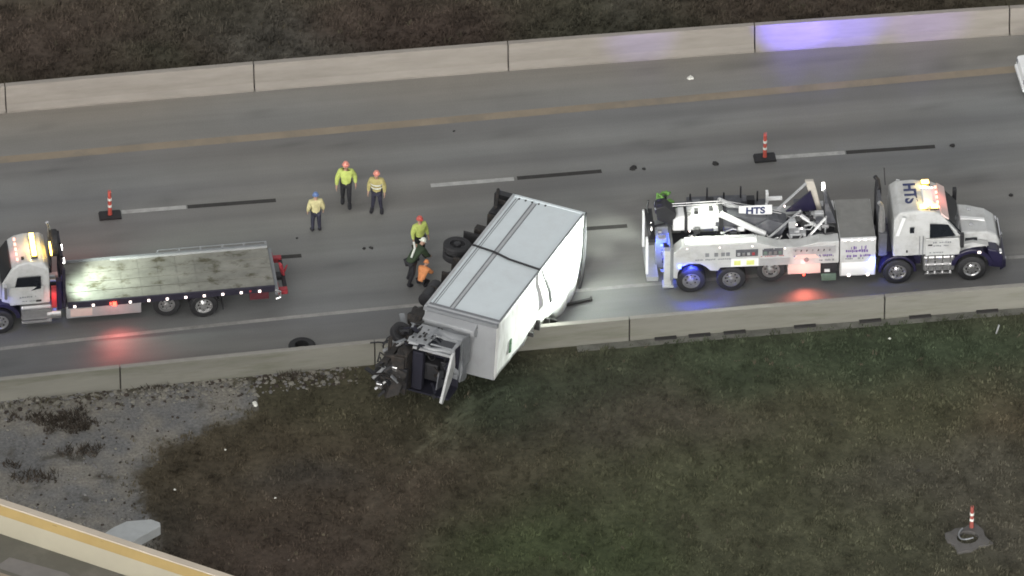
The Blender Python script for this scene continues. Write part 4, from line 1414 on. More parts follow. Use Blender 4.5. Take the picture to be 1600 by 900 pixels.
# ------------------------------------------------------------------ overturned box truck
ZR, ZF, BW = 2.62, 3.55, 2.40
A_, B_ = at(800, 303, ZR), at(916, 334, ZR)
D_, C_ = at(670, 473, ZF), at(770, 515, ZF)
uu = ((D_ - A_) + (C_ - B_)) / 2
BL = uu.length
uu.normalize()
vv = ((B_ - A_) + (C_ - D_)) / 2
BH = vv.length
vv = (vv - uu * vv.dot(uu)).normalized()
ww = uu.cross(vv)
M = Matrix((uu, vv, ww)).transposed().to_4x4()
mid = (A_ + B_ + C_ + D_) / 4
org = mid - uu * BL / 2 - vv * BH / 2 - ww * BW
boxt = thing('overturned_box_truck', 'white box truck lying on its side across the near barrier', 'truck')
boxt.matrix_world = Matrix.Translation(org) @ M
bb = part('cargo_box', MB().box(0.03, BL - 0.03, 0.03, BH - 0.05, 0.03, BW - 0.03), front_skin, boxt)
sp = part('side_panel', MB().box(0.02, BL - 0.02, 0.02, BH - 0.02, BW - 0.028, BW), box_skin, bb)
# roof sheet: bulged, its lower edge torn and sagging towards the barrier
vs, fs = [], []
NU, NW = 28, 12
for i in range(NU + 1):
    for j in range(NW + 1):
        u = BL * i / NU
        q = j / NW                                  # 0 at the upper edge, 1 at the lower
        sag = math.exp(-((u - 1.45) / 1.35) ** 2)
        rear = smooth(0.0, 0.9, u)
        w = BW - 0.02 - (BW - 0.06) * q - 1.45 * sag * rear * q ** 2 - 0.3 * sag * q
        v = BH - 0.03 + 0.26 * math.exp(-((u - 2.8) / 2.6) ** 2) * rear * sin(q * pi * 0.8) + 0.12 * sin(q * pi) * sin(u / BL * pi) + (0.05 * noise.noise(V((u * 1.1, q * 1.2, 2))) + 0.05 * noise.noise(V((u * 4, q * 0.8, 5))) * q) * min(1, 4 * q)
        if q > 0.85:
            w += 0.10 * noise.noise(V((u * 3.0, 8, 1)))
        vs.append((u, v, w))
        if i and j:
            a = i * (NW + 1) + j
            fs.append((a - NW - 2, a - 1, a, a - NW - 1))
rs = part('roof_sheet', MB().add(vs, fs), roof_skin, bb, smooth=True)
so = rs.modifiers.new('thickness', 'SOLIDIFY')
so.thickness = 0.02
so.offset = 0
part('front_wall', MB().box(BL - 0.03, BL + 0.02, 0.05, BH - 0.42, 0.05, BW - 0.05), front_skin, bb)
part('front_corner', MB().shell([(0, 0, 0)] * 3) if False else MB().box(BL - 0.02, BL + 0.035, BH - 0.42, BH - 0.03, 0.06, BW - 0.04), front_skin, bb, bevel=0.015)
# rails and trims on the side that now faces up
part('bottom_rail', MB().box(0, BL, 0.0, 0.10, BW + 0.001, BW + 0.03), trim_light, sp)
part('bottom_rail_line', MB().box(0.2, BL - 0.35, 0.20, 0.235, BW + 0.001, BW + 0.012), trim_grey, sp)
part('bottom_rail_line', MB().box(0.2, BL - 0.35, 0.29, 0.31, BW + 0.001, BW + 0.012), trim_grey, sp)
part('side_rail', MB().box(0.25, BL - 0.32, 0.85, 0.90, BW + 0.001, BW + 0.015), trim_grey, sp)
part('side_rail', MB().box(0.25, BL - 0.32, 1.02, 1.05, BW + 0.001, BW + 0.015), trim_grey, sp)
part('side_rail_cap', MB().box(0.25, BL - 0.32, 0.91, 1.01, BW + 0.001, BW + 0.022), trim_light, sp)
part('roof_rail', MB().box(0, BL, BH - 0.075, BH - 0.005, BW - 0.02, BW + 0.028), trim_grey, sp)
part('front_rail', MB().box(BL - 0.36, BL - 0.22, 0.02, BH, BW + 0.001, BW + 0.02), trim_grey, sp)
part('front_rail', MB().box(BL - 0.2, BL - 0.10, 0.02, BH, BW + 0.001, BW + 0.03), trim_light, sp)
part('front_rail', MB().box(BL - 0.10, BL + 0.04, 0.0, BH + 0.005, BW - 0.12, BW + 0.018), trim_grey, sp)
part('front_fascia', MB().prism([(BL + 0.02, BW - 0.12), (BL + 0.38, BW - 0.25), (BL + 0.38, BW - 0.50), (BL + 0.02, BW - 0.7)], 0.1, BH - 0.75), front_skin, bb, bevel=0.03)
part('rear_rail', MB().box(-0.01, 0.10, 0, BH, BW + 0.001, BW + 0.03), box_skin, sp)
for v0, v1 in ((BH - 0.15, BH + 0.03), (0, 0.12)):
    part('rear_frame', MB().box(-0.06, 0.03, v0, v1, 0.0, BW + 0.02), black_metal, bb)
part('rear_door', MB().box(-0.05, 0.02, 0.12, BH - 0.15, 0.04, BW - 0.04), trim_light, bb)
for k in range(5):
    part('rivet_plate', MB().box(0.16, 0.24, 0.30 + 0.26 * k, 0.36 + 0.26 * k, BW + 0.001, BW + 0.02), scrap_dark, sp)
# dark strap round the box, its loose end hanging down the roof
us = BL * 0.475
st_ = MB()
pts = [(us - 0.12, 0.0), (us - 0.02, 0.9), (us + 0.20, BH * 0.55), (us + 0.34, BH - 0.02)]
for a, b in zip(pts, pts[1:]):
    st_.bar((a[0], a[1], BW + 0.045), (b[0], b[1], BW + 0.045), 0.11, 0.014)
hang = [(us + 0.34, BH + 0.03, BW + 0.03), (us + 0.42, BH + 0.20, BW - 0.25), (us + 0.32, BH + 0.34, BW - 0.75), (us + 0.25, BH + 0.40, BW - 1.25)]
for a, b in zip(hang, hang[1:]):
    st_.bar((a[0], a[1] + 0.05, a[2]), (b[0], b[1] + 0.05, b[2]), 0.06, 0.13, up=(1, 0, 0))
part('recovery_strap', st_, black_metal, boxt)
part('roof_tear', MB().box(BL - 1.35, BL - 1.22, BH + 0.02, BH + 0.09, 0.55, 1.1), mat('faded_green', (0.05, 0.12, 0.06), 0.7, 0, 0.3, 6), rs)
for (a, w0, w1, dv) in ((3.1, 0.25, 0.42, 0.13), (3.7, 0.2, 0.6, 0.14), (4.5, -0.1, 0.25, 0.2), (5.2, -0.5, -0.2, 0.24)):
    part('roof_tear', MB().box(BL - a, BL - a + 0.09, BH - 0.05, BH + dv + 0.16, w0, w1), scrap_dark, rs)
part('roof_edge', MB().tube([(0.0, BH + 0.0, BW), (0.10, BH + 0.10, 1.5), (0.30, BH + 0.18, 0.75), (0.65, BH + 0.26, 0.0), (1.1, BH + 0.28, -0.75), (1.45, BH + 0.24, -1.3)], [0.03, 0.045, 0.06, 0.06, 0.06, 0.04], 8), black_metal, rs)
# chassis on the exposed underside
ch = MB()
for w in (BW / 2 - 0.42, BW / 2 + 0.42):
    ch.box(-0.2, BL + 2.9, -0.42, -0.18, w - 0.05, w + 0.05)
for k in range(9):
    ch.box(0.3 + k * 1.1, 0.38 + k * 1.1, -0.4, -0.02, 0.15 if k < 7 else 0.6, BW - 0.15 if k < 7 else BW - 0.6)
part('chassis', ch, dark_grime, boxt)
US = BL * 0.45
part('rear_axle', MB().tube([(US, -0.55, 0.25), (US, -0.55, BW - 0.3)], 0.11, 10).tube([(US, -0.55, 0.95), (US, -0.55, 1.45)], 0.24, 12), dark_grime, boxt)
for w, s in ((BW - 0.28, 1), (BW - 0.62, 1), (0.28, -1), (0.62, -1)):
    wheel(boxt, US, -0.62, w, s, 0.52, 0.29, black_metal, 0.10, rot=(pi / 2 if s > 0 else -pi / 2, 0, 0))
part('mud_flap', MB().box(US - 0.95, US - 0.92, -0.75, -0.05, BW - 0.75, BW - 0.15), rubber, boxt)
part('mud_flap', MB().box(US - 1.5, US - 1.2, -0.45, -0.02, BW - 0.4, BW - 0.1), dark_grime, boxt)
lg = part('lift_gate', MB().box(-0.35, -0.06, -0.75, 0.3, 0.3, BW - 0.2).box(0.1, 1.1, -0.5, -0.1, BW - 0.5, BW - 0.3), black_metal, boxt)
part('gate_ram', MB().tube([(-0.3, -0.7, BW - 0.15), (0.9, -0.3, BW - 0.15)], 0.06, 8), dark_grime, lg)
part('fuel_tank', MB().tube([(BL - 2.1, -0.35, BW - 0.42), (BL - 1.0, -0.35, BW - 0.42)], 0.27, 14), black_metal, boxt, smooth=True)
crumple(part('battery_box', MB().box(BL - 0.4, BL + 0.3, -0.5, 0.0, BW - 0.75, BW - 0.3), dark_grime, boxt), 0.12, 4)
# crushed cab




cb = crumple(part('cab', MB().box(BL + 0.42, BL + 1.12, 0.15, 1.9, 0.45, BW - 0.42), trim_grey, boxt), 0.12, 4)
cs = MB()
CT = BW - 0.30
cs.prism([(0, 0), (0, 0), (0, 0)], 0, 0) if False else None
# upper door side: frame round a dark window
crumple(part('door', MB().box(BL + 0.7, BL + 1.15, 0.15, 1.95, CT - 0.06, CT).box(BL + 1.15, BL + 1.85, 0.15, 0.95, CT - 0.08, CT - 0.01).box(BL + 1.15, BL + 1.24, 0.95, 1.95, CT - 0.06, CT).box(BL + 1.86, BL + 1.98, 0.3, 2.0, CT - 0.10, CT).box(BL + 1.15, BL + 1.9, 1.86, 1.98, CT - 0.06, CT + 0.01), front_skin, cb), 0.10, 3)
part('door_window', MB().box(BL + 1.24, BL + 1.86, 0.95, 1.86, CT - 0.10, CT - 0.05), glass, cb)
part('door_trim', MB().box(BL + 2.02, BL + 2.10, 0.45, 2.0, CT - 0.16, CT - 0.08).box(BL + 1.7, BL + 1.76, 1.0, 1.85, CT - 0.045, CT - 0.02), trim_light, cb)
rr = random.Random(44)
for k in range(16):
    a, b = rr.uniform(BL + 0.75, BL + 1.75), rr.uniform(0.2, 0.9)
    part('door_hole', MB().box(a, a + rr.uniform(0.08, 0.2), b, b + rr.uniform(0.05, 0.12), CT - 0.005, CT + 0.006), scrap_dark, cb)
cab_dark = mat('cab_dark', (0.010, 0.010, 0.020), 0.8, 0, 0.3, 5)
part('cab_interior', MB().box(BL + 1.08, BL + 1.14, 0.3, 1.90, 0.1, CT - 0.12).box(BL + 1.14, BL + 2.0, 0.3, 1.90, 0.05, 0.12), cab_dark, cb)
for k in range(16):
    q0 = V((BL + rr.uniform(1.3, 2.3), rr.uniform(0.2, 1.8), rr.uniform(0.3, CT - 0.25)))
    d = V((rr.uniform(-1, 1), rr.uniform(-1, 1), rr.uniform(-1, 1))).normalized() * rr.uniform(0.15, 0.45)
    crumple(part('torn_trim', MB().bar(q0, q0 + d, rr.uniform(0.05, 0.2), 0.02), rr.choice((cab_dark, black_metal, dark_grime, slate, trim_grey)), cb), 0.05, 1)
part('dashboard', MB().prism([(BL + 1.75, 0.2), (BL + 2.05, 0.2), (BL + 2.05, CT - 0.3), (BL + 1.75, CT - 0.3)], 0.42, 0.85), cab_dark, cb, bevel=0.06)
part('steering_wheel', MB().tube([(BL + 1.66 + 0.05 * cos(R(a)), 1.02 + 0.16 * cos(R(a)), CT - 0.55 + 0.2 * sin(R(a))) for a in range(0, 361, 30)], 0.022, 6), black_metal, cb, smooth=True)
part('torn_lining', MB().prism([(BL + 1.5, 0.3), (BL + 2.2, 0.5), (BL + 2.0, 1.2), (BL + 1.6, 1.0)], 1.45, 1.5), slate, cb)
crumple(part('cab_floor', MB().box(BL + 1.0, BL + 2.5, -0.05, 0.4, 0.2, CT - 0.3), dark_grime, cb), 0.12, 4)
part('roof_pillar', MB().prism([(BL + 1.9, CT), (BL + 2.08, CT - 0.02), (BL + 3.0, 0.55), (BL + 2.85, 0.42), (BL + 2.1, 1.0), (BL + 1.8, 1.5)], 1.92, 2.02), white_paint, cb, bevel=0.02, label='bent white panel hanging from the crushed cab')
part('seat', MB().box(BL + 1.3, BL + 1.7, 0.5, 1.3, 0.5, 1.2).box(BL + 1.2, BL + 1.4, 0.6, 1.7, 0.5, 1.2), black_metal, cb, bevel=0.05)
crumple(part('cab_roof', MB().box(BL + 0.45, BL + 1.05, 1.90, 1.98, 0.3, CT - 0.02), trim_grey, cb), 0.10, 5)
for k in range(34):
    q0 = V((BL + rr.uniform(0.5, 2.1), rr.uniform(-0.1, 1.0), CT + rr.uniform(-0.12, 0.08)))
    d = V((rr.uniform(-1, 1), rr.uniform(-1, 1), rr.uniform(-0.4, 0.2))).normalized() * rr.uniform(0.15, 0.5)
    crumple(part('torn_panel', MB().bar(q0, q0 + d, rr.uniform(0.06, 0.22), 0.02), rr.choice((black_metal, dark_grime, dark_grime, cab_dark, trim_grey, trim_grey)), cb), 0.06, 1)
# engine, front axle and wreckage
en = part('engine', MB().box(BL + 1.3, BL + 2.5, -0.35, 0.3, 0.85, 1.5).box(BL + 2.45, BL + 2.62, -0.45, 0.35, 0.6, 1.75), dark_grime, boxt, bevel=0.04)
for k in range(5):
    part('engine_pipe', MB().tube([(BL + 1.3 + 0.25 * k, -0.3 + 0.1 * k, 1.5), (BL + 1.6 + 0.25 * k, -0.1, 1.75 - 0.1 * k), (BL + 1.9 + 0.22 * k, -0.35, 1.6 - 0.12 * k)], 0.045, 6), rr.choice((steel, black_metal, dark_grime)), en)
part('front_axle', MB().tube([(BL + 1.9, -0.5, 0.3), (BL + 1.9, -0.5, BW - 0.35)], 0.08, 8), dark_grime, boxt)
wheel(boxt, BL + 1.0, -0.42, BW - 0.72, 1, 0.44, 0.27, black_metal, 0.05, rot=(R(60), R(20), R(12)))
wheel(boxt, BL + 1.95, -0.58, 0.42, -1, 0.46, 0.27, black_metal, 0.05, rot=(-pi / 2, 0, 0))
bm2 = part('bumper', MB().tube([(BL + 3.15, -0.62, 0.95), (BL + 2.7, -0.42, 1.15), (BL + 2.2, -0.2, 1.3), (BL + 1.7, 0.05, 1.35)], 0.06, 8), trim_light, boxt, smooth=True)
part('bumper_bracket', MB().tube([(BL + 3.2, -0.5, 0.55), (BL + 2.9, -0.2, 0.8), (BL + 2.3, 0.15, 1.1)], 0.05, 6), steel, bm2)
part('headlight', MB().box(BL + 3.0, BL + 3.16, -0.5, -0.25, 0.55, 0.8), chrome, boxt, bevel=0.04)
part('headlight', MB().box(BL + 2.55, BL + 2.7, -0.1, 0.12, 1.15, 1.35), chrome, boxt, bevel=0.04)
part('radiator', MB().box(BL + 2.5, BL + 2.62, -0.35, 0.5, 0.45, 1.3), black_metal, boxt, rot=(0, 0, 0))
part('hood_skin', MB().add([(BL + 2.8, -0.4, 0.3), (BL + 3.1, -0.1, 0.2), (BL + 3.0, 0.35, 0.45), (BL + 2.7, 0.5, 1.2), (BL + 2.6, -0.1, 1.35), (BL + 2.9, -0.45, 1.0), (BL + 2.88, 0.0, 0.75)], [(0, 1, 6), (1, 2, 6), (2, 3, 6), (3, 4, 6), (4, 5, 6), (5, 0, 6)]), dark_grime, boxt)
for k in range(130):
    a, b, c = rr.uniform(BL + 0.3, BL + 3.0), rr.uniform(-0.75, 0.3), rr.uniform(0.4, 1.85)
    c = min(c, 1.9 - 0.35 * (a - BL - 0.5))
    d = V((rr.uniform(-1, 1), rr.uniform(-1, 1), rr.uniform(-1, 1))).normalized() * rr.uniform(0.15, 0.5)
    part('wreckage_piece', MB().bar((a, b, c), (a + d.x, b + d.y, c + d.z), rr.uniform(0.04, 0.2), rr.uniform(0.02, 0.1)), rr.choice((dark_grime, dark_grime, black_metal, black_metal, steel, trim_grey, rubber, chrome)), boxt)
for k in range(12):
    a = BL + rr.uniform(0.6, 2.9)
    p0 = V((a, rr.uniform(-0.7, 0.1), rr.uniform(1.0, 1.7)))
    pts = [p0]
    for q in range(4):
        pts.append(pts[-1] + V((rr.uniform(-0.05, 0.3), rr.uniform(-0.25, 0.2), rr.uniform(-0.3, 0.15))))
    part('hose', MB().tube(pts, 0.03, 6), rubber, boxt, smooth=True)

# ------------------------------------------------------------------ people
def skin_mesh(name, nodes, edges, m, sub=1):
    """nodes: {key: (pos, rx, ry)} -> one continuous skinned surface"""
    keys = list(nodes)
    me = bpy.data.meshes.new(name)
    me.from_pydata([nodes[k][0] for k in keys], [(keys.index(a), keys.index(b)) for a, b in edges], [])
    o = bpy.data.objects.new(name, me)
    C.objects.link(o)
    o.modifiers.new('skin', 'SKIN')
    for i, k in enumerate(keys):
        sv = me.skin_vertices[0].data[i]
        sv.radius = nodes[k][1:3]
        sv.use_root = (i == 0)
    ss = o.modifiers.new('sub', 'SUBSURF')
    ss.levels = sub
    ss.render_levels = sub
    bpy.context.view_layer.update()
    out = bpy.data.meshes.new_from_object(o.evaluated_get(bpy.context.evaluated_depsgraph_get()))
    bpy.data.objects.remove(o)
    bpy.data.meshes.remove(me)
    out.name = name
    out.materials.clear()
    out.materials.append(m)
    out.shade_smooth()
    return out


STAND = dict(pelvis=(0, 0, 0.96), waist=(0, 0, 1.12), chest=(0, 0.01, 1.36), neck=(0, 0.01, 1.51), chin=(0, 0.03, 1.59), head=(0, 0.03, 1.68), crown=(0, 0.02, 1.76))
for s_, n_ in ((-1, 'l'), (1, 'r')):
    STAND['sho_' + n_] = (0.19 * s_, 0, 1.44)
    STAND['elb_' + n_] = (0.27 * s_, -0.02, 1.16)
    STAND['wri_' + n_] = (0.29 * s_, 0.08, 0.92)
    STAND['hip_' + n_] = (0.10 * s_, 0, 0.90)
    STAND['kne_' + n_] = (0.12 * s_, 0.03, 0.50)
    STAND['ank_' + n_] = (0.13 * s_, -0.02, 0.10)
    STAND['toe_' + n_] = (0.16 * s_, 0.18, 0.045)


def person(label, loc, yaw, pose, jacket, trousers, helmet, scale=1.0, bands=True, group='people at the crash'):
    t = thing('person', label, 'person', loc, yaw, group)
    t.scale = (scale,) * 3
    J = {k: V(v) for k, v in STAND.items()}
    for k, v in pose.items():
        J[k] = V(v)
    nd = {'pelvis': (J['pelvis'], 0.14, 0.10), 'waist': (J['waist'], 0.13, 0.095), 'chest': (J['chest'], 0.15, 0.105), 'neck': (J['neck'], 0.055, 0.055),
          'chin': (J['chin'], 0.065, 0.075), 'head': (J['head'], 0.078, 0.095), 'crown': (J['crown'], 0.05, 0.06)}
    ed = [('pelvis', 'waist'), ('waist', 'chest'), ('chest', 'neck'), ('neck', 'chin'), ('chin', 'head'), ('head', 'crown')]
    fwd = (J['head'] - J['neck'])
    face = V((0, 1, 0)) if abs(fwd.normalized().y) < 0.8 else V((0, 0.3, -1)).normalized()
    nd['nose'] = (J['head'] + face * 0.115 - fwd.normalized() * 0.03, 0.014, 0.014)
    ed.append(('head', 'nose'))
    for s, n in ((-1, 'l'), (1, 'r')):
        nd['ear_' + n] = (J['head'] + V((s * 0.085, -0.01, -0.02)), 0.012, 0.022)
        ed.append(('head', 'ear_' + n))
        nd['sho_' + n] = (J['sho_' + n], 0.07, 0.07)
        nd['elb_' + n] = (J['elb_' + n], 0.045, 0.045)
        nd['wri_' + n] = (J['wri_' + n], 0.03, 0.035)
        ed += [('chest', 'sho_' + n), ('sho_' + n, 'elb_' + n), ('elb_' + n, 'wri_' + n)]
        d = (J['wri_' + n] - J['elb_' + n]).normalized()
        side = d.cross(V((1, 0, 0)))
        side = side.normalized() if side.length > 0.1 else V((0, 1, 0))
        palm = J['wri_' + n] + d * 0.075
        nd['palm_' + n] = (palm, 0.022, 0.036)
        ed.append(('wri_' + n, 'palm_' + n))
        for q, (off, ln) in enumerate(((-0.03, 0.062), (-0.01, 0.075), (0.01, 0.07), (0.03, 0.055))):
            k1 = palm + d * 0.035 + side * off
            k2 = k1 + d * ln * 0.55 + V((-s * 0.008, 0, 0))
            k3 = k2 + d * ln * 0.45 + V((-s * 0.02, 0, 0))
            for z, (kk, rr_) in enumerate(((k1, 0.010), (k2, 0.009), (k3, 0.008))):
                nd['f%d%d_%s' % (q, z, n)] = (kk, rr_, rr_)
            ed += [('palm_' + n, 'f%d0_%s' % (q, n)), ('f%d0_%s' % (q, n), 'f%d1_%s' % (q, n)), ('f%d1_%s' % (q, n), 'f%d2_%s' % (q, n))]
        t1 = J['wri_' + n] + d * 0.05 + side * 0.045
        nd['th0_' + n] = (t1, 0.011, 0.011)
        nd['th1_' + n] = (t1 + d * 0.045 + side * 0.018, 0.009, 0.009)
        ed += [('palm_' + n, 'th0_' + n), ('th0_' + n, 'th1_' + n)]
        nd['hip_' + n] = (J['hip_' + n], 0.085, 0.085)
        nd['kne_' + n] = (J['kne_' + n], 0.058, 0.058)
        nd['ank_' + n] = (J['ank_' + n] + V((0, 0, 0.03)), 0.03, 0.03)
        nd['toe_' + n] = (J['toe_' + n] + V((0, -0.06, 0.0)), 0.02, 0.016)
        ed += [('pelvis', 'hip_' + n), ('hip_' + n, 'kne_' + n), ('kne_' + n, 'ank_' + n), ('ank_' + n, 'toe_' + n)]
    body = link('body', skin_mesh('body', nd, ed, skin_tone), t)

    def cloth(name, names, edges, grow, m, extra=()):
        q = {k: (nd[k][0], nd[k][1] + grow, nd[k][2] + grow) for k in names}
        for k, v in extra:
            q[k] = v
        return link(name, skin_mesh(name, q, edges, m), t)
    hem = J['pelvis'] + (J['pelvis'] - J['waist']) * 0.45
    cuffs = [('cuf_' + n, (J['elb_' + n].lerp(J['wri_' + n], 0.95), 0.056, 0.056)) for n in 'lr']
    jk = cloth('jacket', ['waist', 'pelvis', 'chest', 'sho_l', 'sho_r', 'elb_l', 'elb_r'],
               [('waist', 'pelvis'), ('waist', 'chest'), ('chest', 'sho_l'), ('chest', 'sho_r'), ('sho_l', 'elb_l'), ('sho_r', 'elb_r'), ('elb_l', 'cuf_l'), ('elb_r', 'cuf_r'), ('chest', 'col'), ('pelvis', 'hem')],
               0.045, jacket, cuffs + [('col', (J['neck'] - (J['neck'] - J['chest']) * 0.15, 0.085, 0.085)), ('hem', (hem, 0.18, 0.15))])
    if bands:
        bn = MB()
        for a, b, f, rx, ry_ in (('waist', 'chest', 0.15, 0.215, 0.175), ('waist', 'chest', 0.75, 0.225, 0.18)):
            c = J[a].lerp(J[b], f)
            ax = (J[b] - J[a]).normalized()
            sx = V((1, 0, 0))
            sy = ax.cross(sx)
            ring = []
            for k in range(16):
                an = 2 * pi * k / 16
                ring.append(c + sx * rx * cos(an) + sy * ry_ * sin(an))
            vs_ = [r_ - ax * 0.025 for r_ in ring] + [r_ + ax * 0.025 for r_ in ring]
            bn.add(vs_, [(k, (k + 1) % 16, 16 + (k + 1) % 16, 16 + k) for k in range(16)])
        part('reflective_band', bn, reflect, jk)
    cloth('trousers', ['pelvis', 'hip_l', 'hip_r', 'kne_l', 'kne_r', 'ank_l', 'ank_r'],
          [('pelvis', 'hip_l'), ('pelvis', 'hip_r'), ('hip_l', 'kne_l'), ('hip_r', 'kne_r'), ('kne_l', 'ank_l'), ('kne_r', 'ank_r')], 0.026, trousers)
    for n in 'lr':
        q = {'a': (J['ank_' + n] + V((0, 0, 0.12)), 0.07, 0.07), 'b': (J['ank_' + n] - V((0, 0, 0.01)), 0.075, 0.075), 'c': (J['toe_' + n] + V((0, 0.02, 0.01)), 0.07, 0.055)}
        link('boot', skin_mesh('boot', q, [('a', 'b'), ('b', 'c')], black_cloth), t)
    hm = MB().lathe([(0.001, 0.125), (0.05, 0.12), (0.09, 0.095), (0.115, 0.05), (0.12, 0.0), (0.15, -0.012), (0.15, -0.022), (0.11, -0.02), (0.10, 0.0), (0.001, 0.08)], 18)
    hm.box(-0.07, 0.07, 0.12, 0.19, -0.02, -0.005)
    h = part('hard_hat', hm, helmet, t, smooth=True)
    up = (J['crown'] - J['chin']).normalized()
    h.scale = (0.84, 0.84, 0.9)
    h.location = J['head'] + up * 0.045 - face * 0.02
    h.rotation_euler = up.to_track_quat('Z', 'Y').to_euler() if abs(up.z) < 0.97 else (0, 0, 0)
    for s in (-1, 1):
        part('eye', MB().lathe([(0.001, 0.012), (0.009, 0.006), (0.011, 0), (0.001, -0.01)], 8, 'y', tuple(J['head'] + face * 0.088 + V((s * 0.032, 0, 0.005)))), scrap_dark, t)
    return t, J


CAMYAW = -AZ  # faces away from the camera at this yaw; pi more faces it
WALK = dict(kne_l=(-0.10, 0.16, 0.52), ank_l=(-0.11, 0.12, 0.12), toe_l=(-0.12, 0.32, 0.08), kne_r=(0.11, -0.02, 0.49), ank_r=(0.12, -0.18, 0.12), toe_r=(0.13, 0.0, 0.05), elb_l=(-0.30, -0.08, 1.16), wri_l=(-0.32, 0.02, 0.92), elb_r=(0.29, 0.03, 1.16), wri_r=(0.31, 0.16, 0.93))
person('person in pale yellow coat and blue helmet, seen from behind, left of the other workers', at(494, 362), CAMYAW + 0.2, {}, pale_cloth, navy_cloth, blue_helm, 1.0, False)
person('big person in bright lime jacket and coral helmet walking on the middle lane', at(541, 321), CAMYAW + pi, WALK, lime_cloth, black_cloth, pink_helm, 1.12, False)
person('person in olive tan coat and coral helmet standing right of the lime jacket walker', at(589, 331), CAMYAW + pi - 0.15, dict(ank_l=(-0.17, 0, 0.1), toe_l=(-0.2, 0.17, 0.045), ank_r=(0.17, 0, 0.1), toe_r=(0.2, 0.17, 0.045)), tan_cloth, navy_cloth, pink_helm, 1.05, True)
person('person in lime jacket and dark red helmet standing beside the overturned truck', at(656, 402), CAMYAW + pi + 0.5, {}, lime_cloth, black_cloth, red_helm, 1.05, False)
BENT = dict(pelvis=(0, -0.12, 0.92), waist=(0, 0.0, 1.06), chest=(0, 0.24, 1.22), neck=(0, 0.36, 1.30), chin=(0, 0.42, 1.34), head=(0, 0.47, 1.40), crown=(0, 0.51, 1.47), sho_l=(-0.19, 0.27, 1.27), sho_r=(0.19, 0.27, 1.27), elb_l=(-0.26, 0.38, 1.02), wri_l=(-0.22, 0.55, 0.85), elb_r=(0.26, 0.38, 1.02), wri_r=(0.2, 0.58, 0.85), hip_l=(-0.1, -0.10, 0.86), hip_r=(0.1, -0.10, 0.86), kne_l=(-0.13, 0.06, 0.48), ank_l=(-0.15, -0.1, 0.10), toe_l=(-0.17, 0.1, 0.045), kne_r=(0.13, -0.16, 0.48), ank_r=(0.14, -0.38, 0.12), toe_r=(0.15, -0.2, 0.05))
p5, J5 = person('person in dark jacket with pale reflective stripes and white helmet leaning over', at(646, 440), CAMYAW - 0.75, BENT, green_cloth, black_cloth, white_helm, 1.12, False)
st = MB()
st.tube([J5['sho_l'] + V((-0.02, -0.02, 0.11)), J5['chest'] + V((0, -0.16, 0.12)), J5['waist'] + V((0.06, -0.16, 0.06))], 0.035, 8)
part('reflective_sash', st, reflect, p5, smooth=True)
CROUCH = dict(pelvis=(0, -0.10, 0.40), waist=(0, -0.02, 0.56), chest=(0, 0.16, 0.76), neck=(0, 0.26, 0.88), chin=(0, 0.32, 0.93), head=(0, 0.36, 1.0), crown=(0, 0.38, 1.08), sho_l=(-0.19, 0.18, 0.82), sho_r=(0.19, 0.18, 0.82), elb_l=(-0.27, 0.32, 0.60), wri_l=(-0.2, 0.52, 0.50), elb_r=(0.27, 0.32, 0.60), wri_r=(0.2, 0.52, 0.50), hip_l=(-0.11, -0.06, 0.36), hip_r=(0.11, -0.06, 0.36), kne_l=(-0.2, 0.30, 0.46), ank_l=(-0.17, 0.02, 0.10), toe_l=(-0.2, 0.2, 0.045), kne_r=(0.2, 0.22, 0.22), ank_r=(0.16, -0.10, 0.12), toe_r=(0.18, 0.06, 0.05))
person('person in orange jacket crouching low against the underside of the overturned truck', at(660, 447), CAMYAW - 0.5, CROUCH, orange_cloth, black_cloth, orange_cloth, 0.88, False)

# ------------------------------------------------------------------ delineators
def delineator(label, loc, base=True, h=1.0, m=None):
    m = m or delin_red
    t = thing('lane_delineator', label, 'traffic post', loc, 0, 'orange red posts')
    if base:
        part('base', MB().prism([(-0.42, 0), (0.42, 0), (0.38, 0.10), (-0.38, 0.10)], -0.24, 0.24), rubber, t, bevel=0.02)
    part('tube', MB().tube([(0, 0, 0.08), (0, 0, 0.2), (0, 0, h), (0, 0, h + 0.03)], [0.085, 0.075, 0.062, 0.03], 12), m, t, smooth=True)
    for z in (h * 0.45, h * 0.72):
        part('reflective_band', MB().tube([(0, 0, z - 0.05), (0, 0, z + 0.05)], 0.078, 12), reflect, t, smooth=True)
    part('loop_handle', MB().tube([(-0.05, 0, h), (-0.04, 0, h + 0.1), (0.04, 0, h + 0.1), (0.05, 0, h)], 0.015, 6), m, t)
    return t


delineator('red post with white bands on a black base above the flatbed tow truck', at(172, 338), h=1.12)
delineator('red post with white bands on a black base above the heavy tow truck', at(1195, 248), h=1.12)
# inlet in the grass with its own post
inl = thing('drain_inlet', 'square concrete drain inlet with open round hole in the grass', 'drain', at(1512, 840, 0.03), 0.3)
ring = MB()
NS = 24
vs, fs = [], []
for k in range(NS):
    a = 2 * pi * k / NS
    sx, sy = cos(a), sin(a)
    m_ = max(abs(sx), abs(sy))
    o_ = (sx / m_ * (0.66 + 0.05 * sin(5 * a)), sy / m_ * (0.62 + 0.05 * cos(7 * a)))
    vs += [(o_[0], o_[1], -0.2), (o_[0], o_[1], -0.01), (0.40 * sx, 0.36 * sy, 0.02), (0.40 * sx, 0.36 * sy, -0.5)]
for k in range(NS):
    a, b = 4 * k, 4 * ((k + 1) % NS)
    for q in range(3):
        fs.append((a + q, b + q, b + q + 1, a + q + 1))
part('concrete_collar', ring.add(vs, fs), inlet_concrete, inl)
part('hole_bottom', MB().lathe([(0.001, -0.30), (0.42, -0.30), (0.42, -0.34)], 20), scrap_dark, inl)
